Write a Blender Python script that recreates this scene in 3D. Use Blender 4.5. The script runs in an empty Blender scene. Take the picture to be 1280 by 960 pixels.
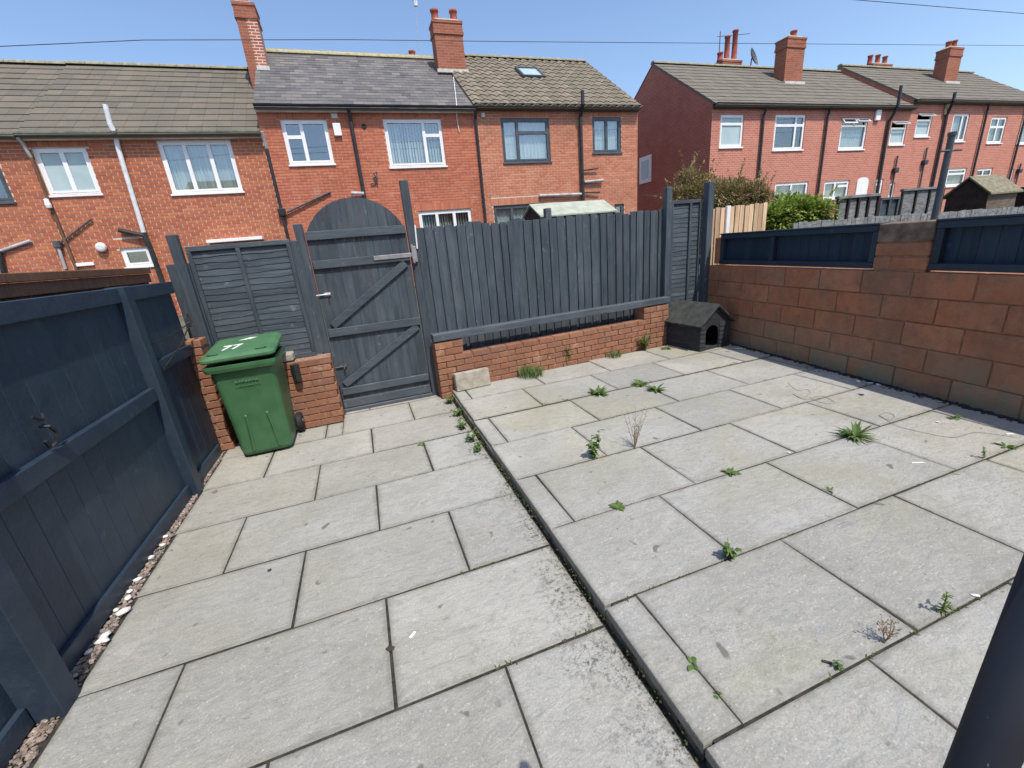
import bpy, math, random
from mathutils import Matrix, Vector
random.seed(11)
R = math.radians
scene = bpy.context.scene
col = scene.collection

# ---------------------------------------------------------------- camera
CAM_Z = 1.7
RIGHT = Vector((0.93823143, -0.33490173, -0.08696331))
DOWN = Vector((-0.18362203, -0.26890264, -0.94550215))
FWD = Vector((0.29326565, 0.90306821, -0.31378825))
FPX = 524.749
cam_d = bpy.data.cameras.new('camera')
cam = bpy.data.objects.new('camera', cam_d)
col.objects.link(cam)
up = -DOWN
cam.matrix_world = Matrix(((RIGHT.x, up.x, -FWD.x, 0), (RIGHT.y, up.y, -FWD.y, 0), (RIGHT.z, up.z, -FWD.z, CAM_Z), (0, 0, 0, 1)))
cam_d.sensor_fit = 'HORIZONTAL'
cam_d.sensor_width = 36
cam_d.lens = FPX / 1280 * 36
cam_d.clip_start = 0.03
cam_d.clip_end = 3000
scene.camera = cam

# ---------------------------------------------------------------- light
SUN_AZ, SUN_EL = R(14), R(60)          # azimuth from -y towards +x
SUN = Vector((math.sin(SUN_AZ) * math.cos(SUN_EL), -math.cos(SUN_AZ) * math.cos(SUN_EL), math.sin(SUN_EL)))
world = bpy.data.worlds.new('World')
scene.world = world
world.use_nodes = True
wn = world.node_tree
wn.nodes.clear()
sky = wn.nodes.new('ShaderNodeTexSky')
sky.sky_type = 'NISHITA'
sky.sun_disc = False
sky.sun_elevation = SUN_EL
sky.sun_rotation = math.atan2(SUN.x, SUN.y)
sky.altitude = 100
sky.air_density = 1.0
sky.dust_density = 1.5
sky.ozone_density = 3.0
bg = wn.nodes.new('ShaderNodeBackground')
bg.inputs['Strength'].default_value = 0.15
wo = wn.nodes.new('ShaderNodeOutputWorld')
wn.links.new(sky.outputs[0], bg.inputs[0])
wn.links.new(bg.outputs[0], wo.inputs[0])
sl = bpy.data.lights.new('sun', 'SUN')
sl.energy = 3.2
sl.angle = R(0.53)
sl.color = (1.0, 0.93, 0.84)
so = bpy.data.objects.new('sun', sl)
so.rotation_euler = SUN.to_track_quat('Z', 'Y').to_euler()
so.location = (20, -30, 30)
col.objects.link(so)
scene.view_settings.view_transform = 'Standard'
scene.view_settings.look = 'None'
scene.view_settings.gamma = 1
scene.view_settings.exposure = 0.56
scene.render.engine = 'CYCLES'
scene.cycles.max_bounces = 8

# ---------------------------------------------------------------- pixel to place
def ray(px, py):
    return RIGHT * ((px - 640) / FPX) + DOWN * ((py - 480) / FPX) + FWD
def on_y(px, py, Y):
    r = ray(px, py); t = Y / r.y
    return Vector((r.x * t, Y, CAM_Z + r.z * t))
def on_x(px, py, X):
    r = ray(px, py); t = X / r.x
    return Vector((X, r.y * t, CAM_Z + r.z * t))
def on_z(px, py, Z):
    r = ray(px, py); t = (Z - CAM_Z) / r.z
    return Vector((r.x * t, r.y * t, Z))

# ---------------------------------------------------------------- objects
def tag(o, label=None, cat=None, group=None, kind=None):
    if label: o['label'] = label
    if cat: o['category'] = cat
    if group: o['group'] = group
    if kind: o['kind'] = kind
    return o
FRAME = {}
def thing(name, label, cat, loc=(0, 0, 0), rotz=0.0, group=None):
    o = bpy.data.objects.new(name, None)
    o.empty_display_size = 0.1
    o.location = loc; o.rotation_euler = (0, 0, rotz)
    col.objects.link(o)
    FRAME[o.name] = Matrix.Translation(loc) @ Matrix.Rotation(rotz, 4, 'Z')
    return tag(o, label, cat, group)
def frame_of(o):
    while o.parent is not None: o = o.parent
    return FRAME.get(o.name, Matrix.Identity(4))
def link(name, me, parent=None, loc=None, rot=None):
    o = bpy.data.objects.new(name, me)
    col.objects.link(o)
    if parent is not None: o.parent = parent
    if loc is not None: o.location = loc
    if rot is not None: o.rotation_euler = rot
    return o

class MB:
    """collects shapes; build() links them as one mesh object"""
    def __init__(s):
        s.v = []; s.f = []; s.r = []
    def add(s, vs, fs, rnd=0.0):
        b = len(s.v)
        s.v += [tuple(v) for v in vs]
        for f in fs:
            s.f.append(tuple(i + b for i in f)); s.r.append(rnd)
        return s
    def box(s, x0, x1, y0, y1, z0, z1, ch=0.0, rnd=0.0, M=None):
        if ch <= 0:
            vs = [(x, y, z) for x in (x0, x1) for y in (y0, y1) for z in (z0, z1)]
            fs = [(0, 1, 3, 2), (4, 6, 7, 5), (0, 4, 5, 1), (2, 3, 7, 6), (0, 2, 6, 4), (1, 5, 7, 3)]
        else:
            X = (x0, x1); Y = (y0, y1); Z = (z0, z1); sg = (1, -1)
            vs = []; idx = {}
            for i in (0, 1):
                for j in (0, 1):
                    for k in (0, 1):
                        cx, cy, cz = X[i], Y[j], Z[k]
                        ix, iy, iz = cx + sg[i] * ch, cy + sg[j] * ch, cz + sg[k] * ch
                        for a, p in enumerate(((cx, iy, iz), (ix, cy, iz), (ix, iy, cz))):
                            idx[(i, j, k, a)] = len(vs); vs.append(p)
            g = lambda i, j, k, a: idx[(i, j, k, a)]
            fs = []
            for i in (0, 1):
                q = [g(i, 0, 0, 0), g(i, 1, 0, 0), g(i, 1, 1, 0), g(i, 0, 1, 0)]; fs.append(q if i else q[::-1])
                q = [g(0, i, 0, 1), g(0, i, 1, 1), g(1, i, 1, 1), g(1, i, 0, 1)]; fs.append(q if i else q[::-1])
                q = [g(0, 0, i, 2), g(1, 0, i, 2), g(1, 1, i, 2), g(0, 1, i, 2)]; fs.append(q if i else q[::-1])
            for i in (0, 1):
                for j in (0, 1):
                    q = [g(i, j, 0, 0), g(i, j, 1, 0), g(i, j, 1, 1), g(i, j, 0, 1)]; fs.append(q if i == j else q[::-1])
                    q = [g(i, 0, j, 0), g(i, 0, j, 2), g(i, 1, j, 2), g(i, 1, j, 0)]; fs.append(q if i == j else q[::-1])
                    q = [g(0, i, j, 1), g(1, i, j, 1), g(1, i, j, 2), g(0, i, j, 2)]; fs.append(q if i == j else q[::-1])
                    for k in (0, 1):
                        q = [g(i, j, k, 0), g(i, j, k, 1), g(i, j, k, 2)]; fs.append(q if (i + j + k) % 2 else q[::-1])
            fs = [tuple(f) for f in fs]
        if M is not None: vs = [M @ Vector(v) for v in vs]
        return s.add(vs, fs, rnd)
    def bar(s, a, b, w, h, ch=0.0, upv=(0, 0, 1)):
        """box from a to b, w across, h along upv"""
        a = Vector(a); b = Vector(b); d = (b - a); L = d.length; d.normalize()
        u = Vector(upv); sd = d.cross(u).normalized(); u = sd.cross(d).normalized()
        M = Matrix(((d.x, sd.x, u.x, a.x), (d.y, sd.y, u.y, a.y), (d.z, sd.z, u.z, a.z), (0, 0, 0, 1)))
        return s.box(0, L, -w / 2, w / 2, -h / 2, h / 2, ch, M=M)
    def tube(s, pts, r, n=10, cap=True, rnd=0.0):
        pts = [Vector(p) for p in pts]; rings = []
        rs = r if isinstance(r, (list, tuple)) else [r] * len(pts)
        pa = None; vs = []; fs = []
        for i, p in enumerate(pts):
            t = (pts[min(i + 1, len(pts) - 1)] - pts[max(i - 1, 0)]).normalized()
            if pa is None:
                ref = Vector((0, 0, 1)) if abs(t.z) < .9 else Vector((1, 0, 0))
                a = t.cross(ref).normalized()
            else:
                a = (pa - t * pa.dot(t)).normalized()
            pa = a; b = t.cross(a).normalized()
            for k in range(n):
                th = 2 * math.pi * k / n
                vs.append(p + (a * math.cos(th) + b * math.sin(th)) * rs[i])
        for i in range(len(pts) - 1):
            for k in range(n):
                k2 = (k + 1) % n
                fs.append((i * n + k, i * n + k2, (i + 1) * n + k2, (i + 1) * n + k))
        if cap:
            fs.append(tuple(range(n))[::-1]); fs.append(tuple((len(pts) - 1) * n + k for k in range(n)))
        return s.add(vs, fs, rnd)
    def prism(s, poly, y0, y1, rnd=0.0, M=None):
        """poly of (x, z) extruded from y0 to y1; poly runs counter-clockwise seen from -y"""
        n = len(poly)
        vs = [(x, y0, z) for x, z in poly] + [(x, y1, z) for x, z in poly]
        fs = [tuple(range(n)), tuple(range(2 * n - 1, n - 1, -1))]
        for i in range(n):
            j = (i + 1) % n
            fs.append((i, i + n, j + n, j))
        if M is not None: vs = [M @ Vector(v) for v in vs]
        return s.add(vs, fs, rnd)
    def lathe(s, prof, c, n=16, rnd=0.0):
        vs = []; fs = []
        for r, z in prof:
            for k in range(n):
                th = 2 * math.pi * k / n
                vs.append((c[0] + r * math.cos(th), c[1] + r * math.sin(th), c[2] + z))
        for i in range(len(prof) - 1):
            for k in range(n):
                k2 = (k + 1) % n
                fs.append((i * n + k, i * n + k2, (i + 1) * n + k2, (i + 1) * n + k))
        fs.append(tuple(range(n))[::-1]); fs.append(tuple((len(prof) - 1) * n + k for k in range(n)))
        return s.add(vs, fs, rnd)
    def mesh(s, name, mat, M=None, smooth=False):
        vs = s.v if M is None else [tuple(M @ Vector(v)) for v in s.v]
        me = bpy.data.meshes.new(name)
        me.from_pydata(vs, [], s.f)
        at = me.attributes.new('rnd', 'FLOAT', 'FACE')
        at.data.foreach_set('value', s.r)
        uv = me.uv_layers.new(name='UVMap'); buf = []
        me.update()
        for p in me.polygons:
            n = p.normal; ax, ay, az = abs(n.x), abs(n.y), abs(n.z)
            for vi in p.vertices:
                x, y, z = vs[vi]
                buf += (x, y) if az >= ax and az >= ay else ((x, z) if ay >= ax else (y, z))
        uv.data.foreach_set('uv', buf)
        if smooth: me.polygons.foreach_set('use_smooth', [True] * len(me.polygons))
        if mat is not None: me.materials.append(mat)
        return me
    def build(s, name, mat, parent=None, smooth=False, origin=None, wc=True, rotz=0.0):
        """wc: coordinates are world ones and are taken into the thing's own frame"""
        M = None; loc = None
        if parent is not None:
            if wc: M = frame_of(parent).inverted()
        elif origin is not None:
            loc = origin; M = Matrix.Rotation(-rotz, 4, 'Z') @ Matrix.Translation(-Vector(origin))
        me = s.mesh(name, mat, M, smooth)
        o = link(name, me, parent, loc)
        if rotz and parent is None: o.rotation_euler = (0, 0, rotz)
        return o

# ---------------------------------------------------------------- materials
class NT:
    def __init__(s, name):
        s.m = bpy.data.materials.new(name); s.m.use_nodes = True
        s.t = s.m.node_tree; s.t.nodes.clear()
        s.out = s.n('ShaderNodeOutputMaterial')
    def n(s, kind, **kw):
        nd = s.t.nodes.new(kind)
        for k, v in kw.items(): setattr(nd, k, v)
        return nd
    def l(s, a, b): s.t.links.new(a, b)
    def put(s, sock, v):
        if hasattr(v, 'links'): s.l(v, sock)
        else: sock.default_value = v
    def coord(s, kind='Object', scale=(1, 1, 1), shift=True):
        tc = s.n('ShaderNodeTexCoord')
        o = tc.outputs[kind]
        if shift:
            oi = s.n('ShaderNodeObjectInfo')
            mu = s.math('MULTIPLY', oi.outputs['Random'], 53.0)
            va = s.n('ShaderNodeVectorMath', operation='ADD'); s.l(o, va.inputs[0]); s.l(mu, va.inputs[1]); o = va.outputs[0]
        mp = s.n('ShaderNodeVectorMath', operation='MULTIPLY'); s.l(o, mp.inputs[0]); mp.inputs[1].default_value = scale
        return mp.outputs[0]
    def noise(s, vec, scale, detail=4, rough=.55, dist=0.0):
        nd = s.n('ShaderNodeTexNoise'); s.l(vec, nd.inputs['Vector'])
        nd.inputs['Scale'].default_value = scale; nd.inputs['Detail'].default_value = detail
        nd.inputs['Roughness'].default_value = rough; nd.inputs['Distortion'].default_value = dist
        return nd.outputs[0]
    def ramp(s, fac, stops):
        nd = s.n('ShaderNodeValToRGB'); s.l(fac, nd.inputs[0]); e = nd.color_ramp.elements
        while len(e) < len(stops): e.new(.5)
        for el, (p, c) in zip(e, stops):
            el.position = p; el.color = (c, c, c, 1) if isinstance(c, (int, float)) else (*c, 1)
        return nd.outputs[0]
    def math(s, op, a, b=0.0, clamp=False):
        nd = s.n('ShaderNodeMath', operation=op); nd.use_clamp = clamp
        s.put(nd.inputs[0], a); s.put(nd.inputs[1], b); return nd.outputs[0]
    def mix(s, fac, a, b, mode='MIX'):
        nd = s.n('ShaderNodeMix', data_type='RGBA', blend_type=mode)
        for sock, v in ((nd.inputs['Factor'], fac), (nd.inputs[6], a), (nd.inputs[7], b)):
            if hasattr(v, 'links'): s.l(v, sock)
            elif isinstance(v, tuple): sock.default_value = (*v, 1)
            else: sock.default_value = v
        return nd.outputs[2]
    def bump(s, h, strength, dist=.01):
        nd = s.n('ShaderNodeBump'); s.l(h, nd.inputs['Height'])
        nd.inputs['Strength'].default_value = strength; nd.inputs['Distance'].default_value = dist
        return nd.outputs[0]
    def pbr(s, colr, rough=.8, bump=None, spec=.3, metal=0.0):
        b = s.n('ShaderNodeBsdfPrincipled')
        if isinstance(colr, tuple): b.inputs['Base Color'].default_value = (*colr, 1)
        else: s.l(colr, b.inputs['Base Color'])
        s.put(b.inputs['Roughness'], rough)
        b.inputs['Specular IOR Level'].default_value = spec
        b.inputs['Metallic'].default_value = metal
        if bump is not None: s.l(bump, b.inputs['Normal'])
        s.l(b.outputs[0], s.out.inputs[0]); return s.m
    def objrand(s):
        oi = s.n('ShaderNodeObjectInfo'); at = s.n('ShaderNodeAttribute', attribute_name='rnd')
        return s.math('FRACT', s.math('ADD', oi.outputs['Random'], at.outputs['Fac']))
    def vary(s, colr, amount):
        """brightness differs from piece to piece"""
        k = s.math('ADD', s.math('MULTIPLY', s.objrand(), amount), 1 - amount / 2)
        return s.mix(1.0, colr, s.comb(k), 'MULTIPLY')
    def comb(s, v):
        nd = s.n('ShaderNodeCombineColor')
        for i in range(3): s.l(v, nd.inputs[i])
        return nd.outputs[0]

def pmat(name, c1, c2, scale=(1, 1, 1), nscale=6, detail=5, rough=.8, bump=0.0, bscale=None, var=0.0, spec=.3, lo=.35, hi=.65, metal=0.0, bdist=.01, kind='Object', shift=True):
    m = NT(name)
    v = m.coord(kind, scale, shift)
    c = m.ramp(m.noise(v, nscale, detail), [(lo, c1), (hi, c2)])
    if var: c = m.vary(c, var)
    b = m.bump(m.noise(v, bscale or nscale * 3, 4), bump, bdist) if bump else None
    return m.pbr(c, rough, b, spec, metal)

M = {}
def slab_mat(name, algae=0.0, dirt_x=None):
    m = NT(name); v = m.coord('Object'); g = m.coord('Object', shift=False)
    pos = m.n('ShaderNodeNewGeometry').outputs['Position']
    rnd = m.n('ShaderNodeAttribute', attribute_name='rnd').outputs['Fac']
    oi = m.n('ShaderNodeObjectInfo').outputs['Random']
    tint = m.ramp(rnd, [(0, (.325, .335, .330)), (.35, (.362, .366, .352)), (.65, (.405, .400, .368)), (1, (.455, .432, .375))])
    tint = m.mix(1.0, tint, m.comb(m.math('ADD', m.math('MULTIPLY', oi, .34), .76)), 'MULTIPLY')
    # riven veins drawn out along the stone
    va = m.coord('Object', (1.0, 2.6, 1.0)); vein = m.noise(va, 3.4, 7, .68, 1.6)
    c = m.mix(m.ramp(vein, [(.34, 0.0), (.52, .45), (.60, .1), (.78, .7)]), tint, (.475, .455, .395))
    c = m.mix(m.ramp(m.noise(va, 6.0, 7, .75, 2.2), [(.47, 0.0), (.70, .75)]), c, (.225, .228, .215))
    # broad weather staining that runs over the joints
    c = m.mix(m.ramp(m.noise(pos, 1.3, 5, .6, .4), [(.42, 0.0), (.66, .6)]), c, (.26, .255, .215))
    c = m.mix(m.ramp(m.noise(v, 160, 2, .6), [(.35, .0), (.75, .5)]), c, (.18, .178, .165))
    c = m.mix(m.ramp(m.noise(v, 85, 2, .5), [(.62, 0.0), (.74, .5)]), c, (.58, .56, .50))
    c = m.mix(m.ramp(m.noise(v, 19, 5, .7), [(.60, 0.0), (.72, .65)]), c, (.15, .15, .135))
    c = m.mix(m.ramp(m.noise(v, 7.5, 3, .5, .3), [(.70, 0.0), (.735, .8)]), c, (.115, .11, .10))
    if algae:
        c = m.mix(m.ramp(m.noise(pos, .9, 4, .6, .5), [(.47, 0.0), (.70, algae)]), c, (.27, .255, .11))
    edge = m.n('ShaderNodeAttribute', attribute_name='edge').outputs['Fac']
    e = m.ramp(m.math('MULTIPLY', edge, m.math('ADD', m.noise(pos, 9, 5, .7), .15)), [(.40, 0.0), (.72, .5)])
    c = m.mix(e, c, (.15, .145, .12))
    if dirt_x is not None:
        # black lichen specks along the foot of the step
        sx = m.n('ShaderNodeSeparateXYZ'); m.l(pos, sx.inputs[0])
        near = m.ramp(m.math('ADD', m.math('MULTIPLY', m.math('SUBTRACT', sx.outputs[0], dirt_x - .36), 2.9), m.math('MULTIPLY', m.math('SUBTRACT', m.noise(pos, 2.6, 3), .52), 2.6)), [(.45, 0.0), (1.0, 1.0)])
        spk = m.ramp(m.noise(v, 42, 5, .8), [(.50, 0.0), (.60, 1.0)])
        c = m.mix(m.math('MULTIPLY', m.math('MULTIPLY', near, spk), .9), c, (.06, .06, .05))
    h = m.math('ADD', m.math('ADD', m.noise(v, 6, 6, .6, .8), m.math('MULTIPLY', vein, .8)), m.math('MULTIPLY', m.noise(v, 90, 3), .3))
    return m.pbr(c, .85, m.bump(h, .7, .014), .22)
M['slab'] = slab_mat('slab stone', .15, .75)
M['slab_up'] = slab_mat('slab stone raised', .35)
M['bed'] = pmat('joint soil', (.022, .021, .018), (.05, .047, .038), nscale=30, rough=1, bump=.6, bscale=60)
M['riser'] = pmat('step riser', (.08, .08, .066), (.20, .195, .165), nscale=9, rough=.95, bump=.7, bscale=40)

def paint_mat(name, c1, c2, c3, rough=.5, along='z', var=.28):
    sc = {'z': (14, 14, 1.1), 'x': (1.1, 14, 14), 'y': (14, 1.1, 14), 'n': (3, 3, 3)}[along]
    m = NT(name); v = m.coord('Object', sc); w = m.coord('Object')
    c = m.ramp(m.noise(v, 2.2, 6, .65, .4), [(.3, c1), (.55, c2), (.8, c3)])
    c = m.mix(m.ramp(m.noise(w, 2.0, 5, .6), [(.45, 0.0), (.75, .6)]), c, c3)
    c = m.mix(m.ramp(m.noise(w, 11, 3, .6), [(.64, 0.0), (.76, .5)]), c, tuple(min(1, k * 1.9) for k in c3))
    c = m.mix(m.ramp(m.noise(w, 33, 3, .6), [(.68, 0.0), (.76, .6)]), c, tuple(k * .5 for k in c1))
    c = m.vary(c, var)
    h = m.noise(v, 5, 5, .7)
    return m.pbr(c, rough, m.bump(h, .55, .008), .3)
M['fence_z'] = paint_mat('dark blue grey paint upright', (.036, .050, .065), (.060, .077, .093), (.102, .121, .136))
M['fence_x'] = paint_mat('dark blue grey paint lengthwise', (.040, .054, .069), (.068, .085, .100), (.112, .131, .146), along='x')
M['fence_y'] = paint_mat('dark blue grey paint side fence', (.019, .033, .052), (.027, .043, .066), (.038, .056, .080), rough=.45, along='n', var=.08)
M['navy'] = paint_mat('navy paint panel', (.012, .025, .045), (.016, .032, .055), (.024, .042, .064), rough=.5)
M['navy_f'] = paint_mat('navy paint frame', (.018, .030, .046), (.024, .038, .056), (.036, .052, .070), rough=.5, along='x')
M['brown'] = paint_mat('brown stained timber', (.10, .05, .03), (.16, .085, .05), (.22, .125, .08), rough=.75)
M['pine'] = pmat('pale new timber', (.50, .33, .19), (.70, .53, .36), scale=(8, 8, .8), nscale=3, rough=.75, var=.5, bump=.2)
M['greywood'] = pmat('weathered grey timber', (.12, .128, .13), (.26, .27, .265), scale=(2, 2, 9), nscale=3, rough=.85, var=.3, bump=.3)
M['darkwood'] = pmat('dark shed timber', (.018, .014, .012), (.04, .03, .024), nscale=6, rough=.85, bump=.2)
M['shedside'] = pmat('sunlit shed boards', (.10, .075, .055), (.19, .15, .11), scale=(1, 1, 6), nscale=4, rough=.85, var=.2)  # paler copy of the shed timber, with sunlight put into the colour
M['felt'] = pmat('mossy roof felt', (.14, .125, .085), (.24, .22, .15), nscale=9, rough=.95, bump=.4)
M['palefelt'] = pmat('pale green roof felt', (.30, .33, .27), (.42, .44, .36), nscale=5, rough=.95, bump=.2)

def brick_mat(name, cols, stain=(.10, .075, .06), stain_amt=.5, white=.12):
    m = NT(name); v = m.coord('Object'); r = m.objrand()
    k = len(cols) - 1
    c = m.ramp(r, [(i / k, cc) for i, cc in enumerate(cols)])
    c = m.mix(m.ramp(m.noise(v, 22, 5, .7), [(.45, 0.0), (.75, stain_amt)]), c, stain)
    c = m.mix(m.ramp(m.noise(v, 13, 5, .6), [(.6, 0.0), (.78, white)]), c, (.55, .47, .40))
    pos = m.n('ShaderNodeNewGeometry').outputs['Position']
    c = m.mix(m.ramp(m.noise(pos, .75, 6, .65, .4), [(.44, 0.0), (.72, .5)]), c, tuple(k * .55 for k in cols[0]))
    c = m.mix(m.ramp(m.noise(pos, 2.2, 4, .6), [(.62, 0.0), (.72, .28)]), c, (.60, .42, .30))
    h = m.noise(v, 70, 4, .7)
    return m.pbr(c, .9, m.bump(h, .5, .004), .2)
M['brick'] = brick_mat('yard brick', [(.31, .14, .082), (.27, .12, .075), (.36, .17, .098), (.25, .125, .085), (.33, .16, .095), (.29, .14, .09)], stain=(.13, .085, .06), stain_amt=.75, white=.6)
M['mortar'] = pmat('yard mortar', (.22, .13, .085), (.36, .24, .17), nscale=30, rough=1, bump=.5)
M['hbrick_l'] = brick_mat('house brick orange', [(.50, .165, .080), (.40, .115, .06), (.55, .20, .10), (.36, .11, .065), (.50, .17, .085)], stain_amt=.2)
M['hbrick_m'] = brick_mat('house brick red', [(.53, .170, .095), (.44, .130, .075), (.57, .20, .11), (.48, .15, .09)], stain_amt=.25)
M['hbrick_r'] = brick_mat('house brick pale orange', [(.54, .205, .115), (.46, .16, .09), (.58, .25, .15), (.50, .19, .115)], stain_amt=.15)
M['hmortar_l'] = pmat('house mortar pale', (.55, .44, .34), (.68, .56, .45), nscale=8, rough=1)
M['hmortar_m'] = pmat('house mortar red', (.44, .27, .20), (.54, .35, .27), nscale=8, rough=1)
def wall_tex(name, c1, c2, mortar, msize=.010, sx=1.0):
    m = NT(name); tc = m.n('ShaderNodeTexCoord')
    b = m.n('ShaderNodeTexBrick'); m.l(tc.outputs['UV'], b.inputs['Vector'])
    b.offset = .5; b.inputs['Scale'].default_value = 1.0
    b.inputs['Brick Width'].default_value = .225; b.inputs['Row Height'].default_value = .075
    b.inputs['Mortar Size'].default_value = msize; b.inputs['Mortar Smooth'].default_value = .2; b.inputs['Bias'].default_value = 0
    b.inputs['Color1'].default_value = (*c1, 1); b.inputs['Color2'].default_value = (*c2, 1); b.inputs['Mortar'].default_value = (*mortar, 1)
    v = m.coord('Object', shift=False)
    c = m.mix(m.ramp(m.noise(v, 1.4, 5, .65), [(.4, 0.0), (.75, .4)]), b.outputs[0], tuple(k * .55 for k in c1))
    h = m.math('SUBTRACT', 1.0, b.outputs[1])
    return m.pbr(c, .9, m.bump(h, .5, .006), .2)
M['tex_rb'] = wall_tex('far terrace brick', (.54, .195, .135), (.44, .145, .10), (.52, .34, .27))
M['tex_ch'] = wall_tex('chimney brick', (.36, .12, .07), (.27, .085, .055), (.30, .19, .14))
M['tex_gable'] = wall_tex('gable brick', (.46, .145, .10), (.38, .115, .08), (.42, .25, .19))
M['tex_white'] = wall_tex('repointed chimney brick', (.40, .13, .075), (.33, .10, .06), (.70, .64, .56), .010)

def tile_mat(name, cols, moss, amt):
    m = NT(name); v = m.coord('Object', shift=False); r = m.objrand(); k = len(cols) - 1
    c = m.ramp(r, [(i / k, cc) for i, cc in enumerate(cols)])
    c = m.mix(m.ramp(m.noise(v, 1.7, 6, .7), [(.42, 0.0), (.72, amt)]), c, moss)
    c = m.mix(m.ramp(m.noise(v, 26, 4, .7), [(.5, 0.0), (.8, .45)]), c, tuple(x * .45 for x in moss))
    return m.pbr(c, .88, m.bump(m.noise(v, 60, 3), .3, .004), .25)
M['tile_l'] = tile_mat('brown concrete tile', [(.145, .125, .098), (.17, .146, .115), (.125, .11, .092), (.155, .135, .11)], (.10, .10, .078), .6)
M['slate'] = tile_mat('blue slate', [(.105, .10, .105), (.15, .142, .145), (.085, .083, .09), (.19, .175, .17), (.12, .112, .118)], (.15, .15, .125), .5)
M['tile_r'] = tile_mat('brown pantile', [(.20, .165, .12), (.25, .21, .16), (.17, .145, .11), (.225, .185, .14)], (.14, .14, .10), .5)
M['tile_rb'] = tile_mat('grey brown tile', [(.155, .138, .112), (.18, .158, .128), (.14, .125, .105)], (.13, .125, .098), .5)
M['tile_host'] = tile_mat('host tile', [(.19, .16, .13), (.22, .185, .15)], (.14, .14, .11), .4)
M['ridge_y'] = pmat('yellow ridge bedding', (.42, .38, .20), (.60, .56, .38), nscale=8, rough=.95)
M['ridge_g'] = pmat('ridge tile', (.20, .19, .14), (.31, .29, .21), nscale=8, rough=.95)
M['lead'] = pmat('pale flashing', (.42, .42, .40), (.62, .61, .58), nscale=10, rough=.7)
M['pot'] = pmat('chimney pot clay', (.26, .06, .045), (.40, .11, .075), nscale=12, rough=.8)
M['flaunch'] = pmat('chimney cap mortar', (.30, .27, .17), (.46, .43, .33), nscale=14, rough=.95)
M['upvc'] = pmat('white plastic', (.74, .75, .75), (.82, .82, .82), nscale=4, rough=.35, spec=.5)
M['greyframe'] = pmat('anthracite frame', (.050, .062, .075), (.075, .088, .10), nscale=4, rough=.4, spec=.5)
M['black'] = pmat('black plastic pipe', (.012, .013, .015), (.03, .031, .034), nscale=6, rough=.4, spec=.5)
M['greypipe'] = pmat('grey plastic pipe', (.30, .31, .32), (.48, .49, .50), nscale=5, rough=.5)
M['whitepipe'] = pmat('white painted pipe', (.55, .58, .60), (.74, .75, .76), nscale=5, rough=.5)
M['fascia'] = pmat('white fascia', (.55, .54, .52), (.72, .71, .68), nscale=3, rough=.6)
M['gutter_g'] = pmat('mossy gutter', (.20, .23, .16), (.34, .36, .28), nscale=6, rough=.8)
M['dark'] = pmat('dim room', (.02, .022, .024), (.04, .042, .045), nscale=1, rough=1)
M['net'] = pmat('net curtain', (.58, .62, .62), (.74, .77, .76), scale=(9, 1, .4), nscale=2, rough=1)
M['frost'] = pmat('obscured glass', (.34, .44, .45), (.42, .52, .53), nscale=2, rough=.25, spec=.6)
M['blind'] = pmat('pale vertical blind', (.55, .60, .56), (.72, .75, .70), nscale=3, rough=.9, var=.3)
M['metal'] = pmat('galvanised steel', (.42, .42, .43), (.66, .66, .67), nscale=14, rough=.35, metal=.7)
M['iron'] = pmat('dull iron', (.07, .075, .08), (.16, .16, .17), nscale=20, rough=.5, metal=.5)
def glass_mat():
    m = NT('window glass')
    t = m.n('ShaderNodeBsdfTransparent'); t.inputs[0].default_value = (.82, .86, .85, 1)
    g = m.n('ShaderNodeBsdfGlossy'); g.inputs['Roughness'].default_value = .02; g.inputs['Color'].default_value = (.9, .95, 1, 1)
    mx = m.n('ShaderNodeMixShader'); mx.inputs[0].default_value = .15
    m.l(t.outputs[0], mx.inputs[1]); m.l(g.outputs[0], mx.inputs[2]); m.l(mx.outputs[0], m.out.inputs[0])
    return m.m
M['glass'] = glass_mat()
def leaf_mat(name, c1, c2, c3, tr=.3, rough=.6):
    m = NT(name); at = m.n('ShaderNodeAttribute', attribute_name='rnd'); v = m.coord('Object')
    f = m.math('ADD', m.math('MULTIPLY', at.outputs['Fac'], .7), m.math('MULTIPLY', m.noise(v, 2.5, 3), .35))
    c = m.ramp(f, [(.1, c1), (.5, c2), (.9, c3)])
    p = m.n('ShaderNodeBsdfPrincipled'); m.l(c, p.inputs['Base Color']); p.inputs['Roughness'].default_value = rough; p.inputs['Specular IOR Level'].default_value = .35
    tl = m.n('ShaderNodeBsdfTranslucent'); m.l(c, tl.inputs[0])
    mx = m.n('ShaderNodeMixShader'); mx.inputs[0].default_value = tr
    m.l(p.outputs[0], mx.inputs[1]); m.l(tl.outputs[0], mx.inputs[2]); m.l(mx.outputs[0], m.out.inputs[0])
    return m.m
M['weed'] = leaf_mat('weed leaf', (.06, .115, .025), (.10, .175, .04), (.17, .235, .075))
M['moss'] = leaf_mat('moss', (.03, .04, .012), (.06, .075, .02), (.10, .11, .035), .1)
M['dry'] = leaf_mat('dry stalk', (.20, .14, .09), (.30, .22, .14), (.38, .29, .2), .1)
M['laurel'] = leaf_mat('laurel leaf', (.08, .15, .02), (.22, .32, .055), (.42, .48, .13), .35, .4)
M['conifer'] = leaf_mat('brown green conifer spray', (.10, .115, .035), (.24, .215, .09), (.44, .34, .19), .25, .8)
M['hookiron'] = pmat('blackened iron', (.015, .017, .02), (.03, .032, .036), nscale=20, rough=.5)
M['bark'] = pmat('bark', (.06, .045, .03), (.13, .10, .07), nscale=20, rough=.95)
M['bin'] = pmat('green bin plastic', (.038, .120, .048), (.056, .148, .065), nscale=7, rough=.42, spec=.45)
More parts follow.
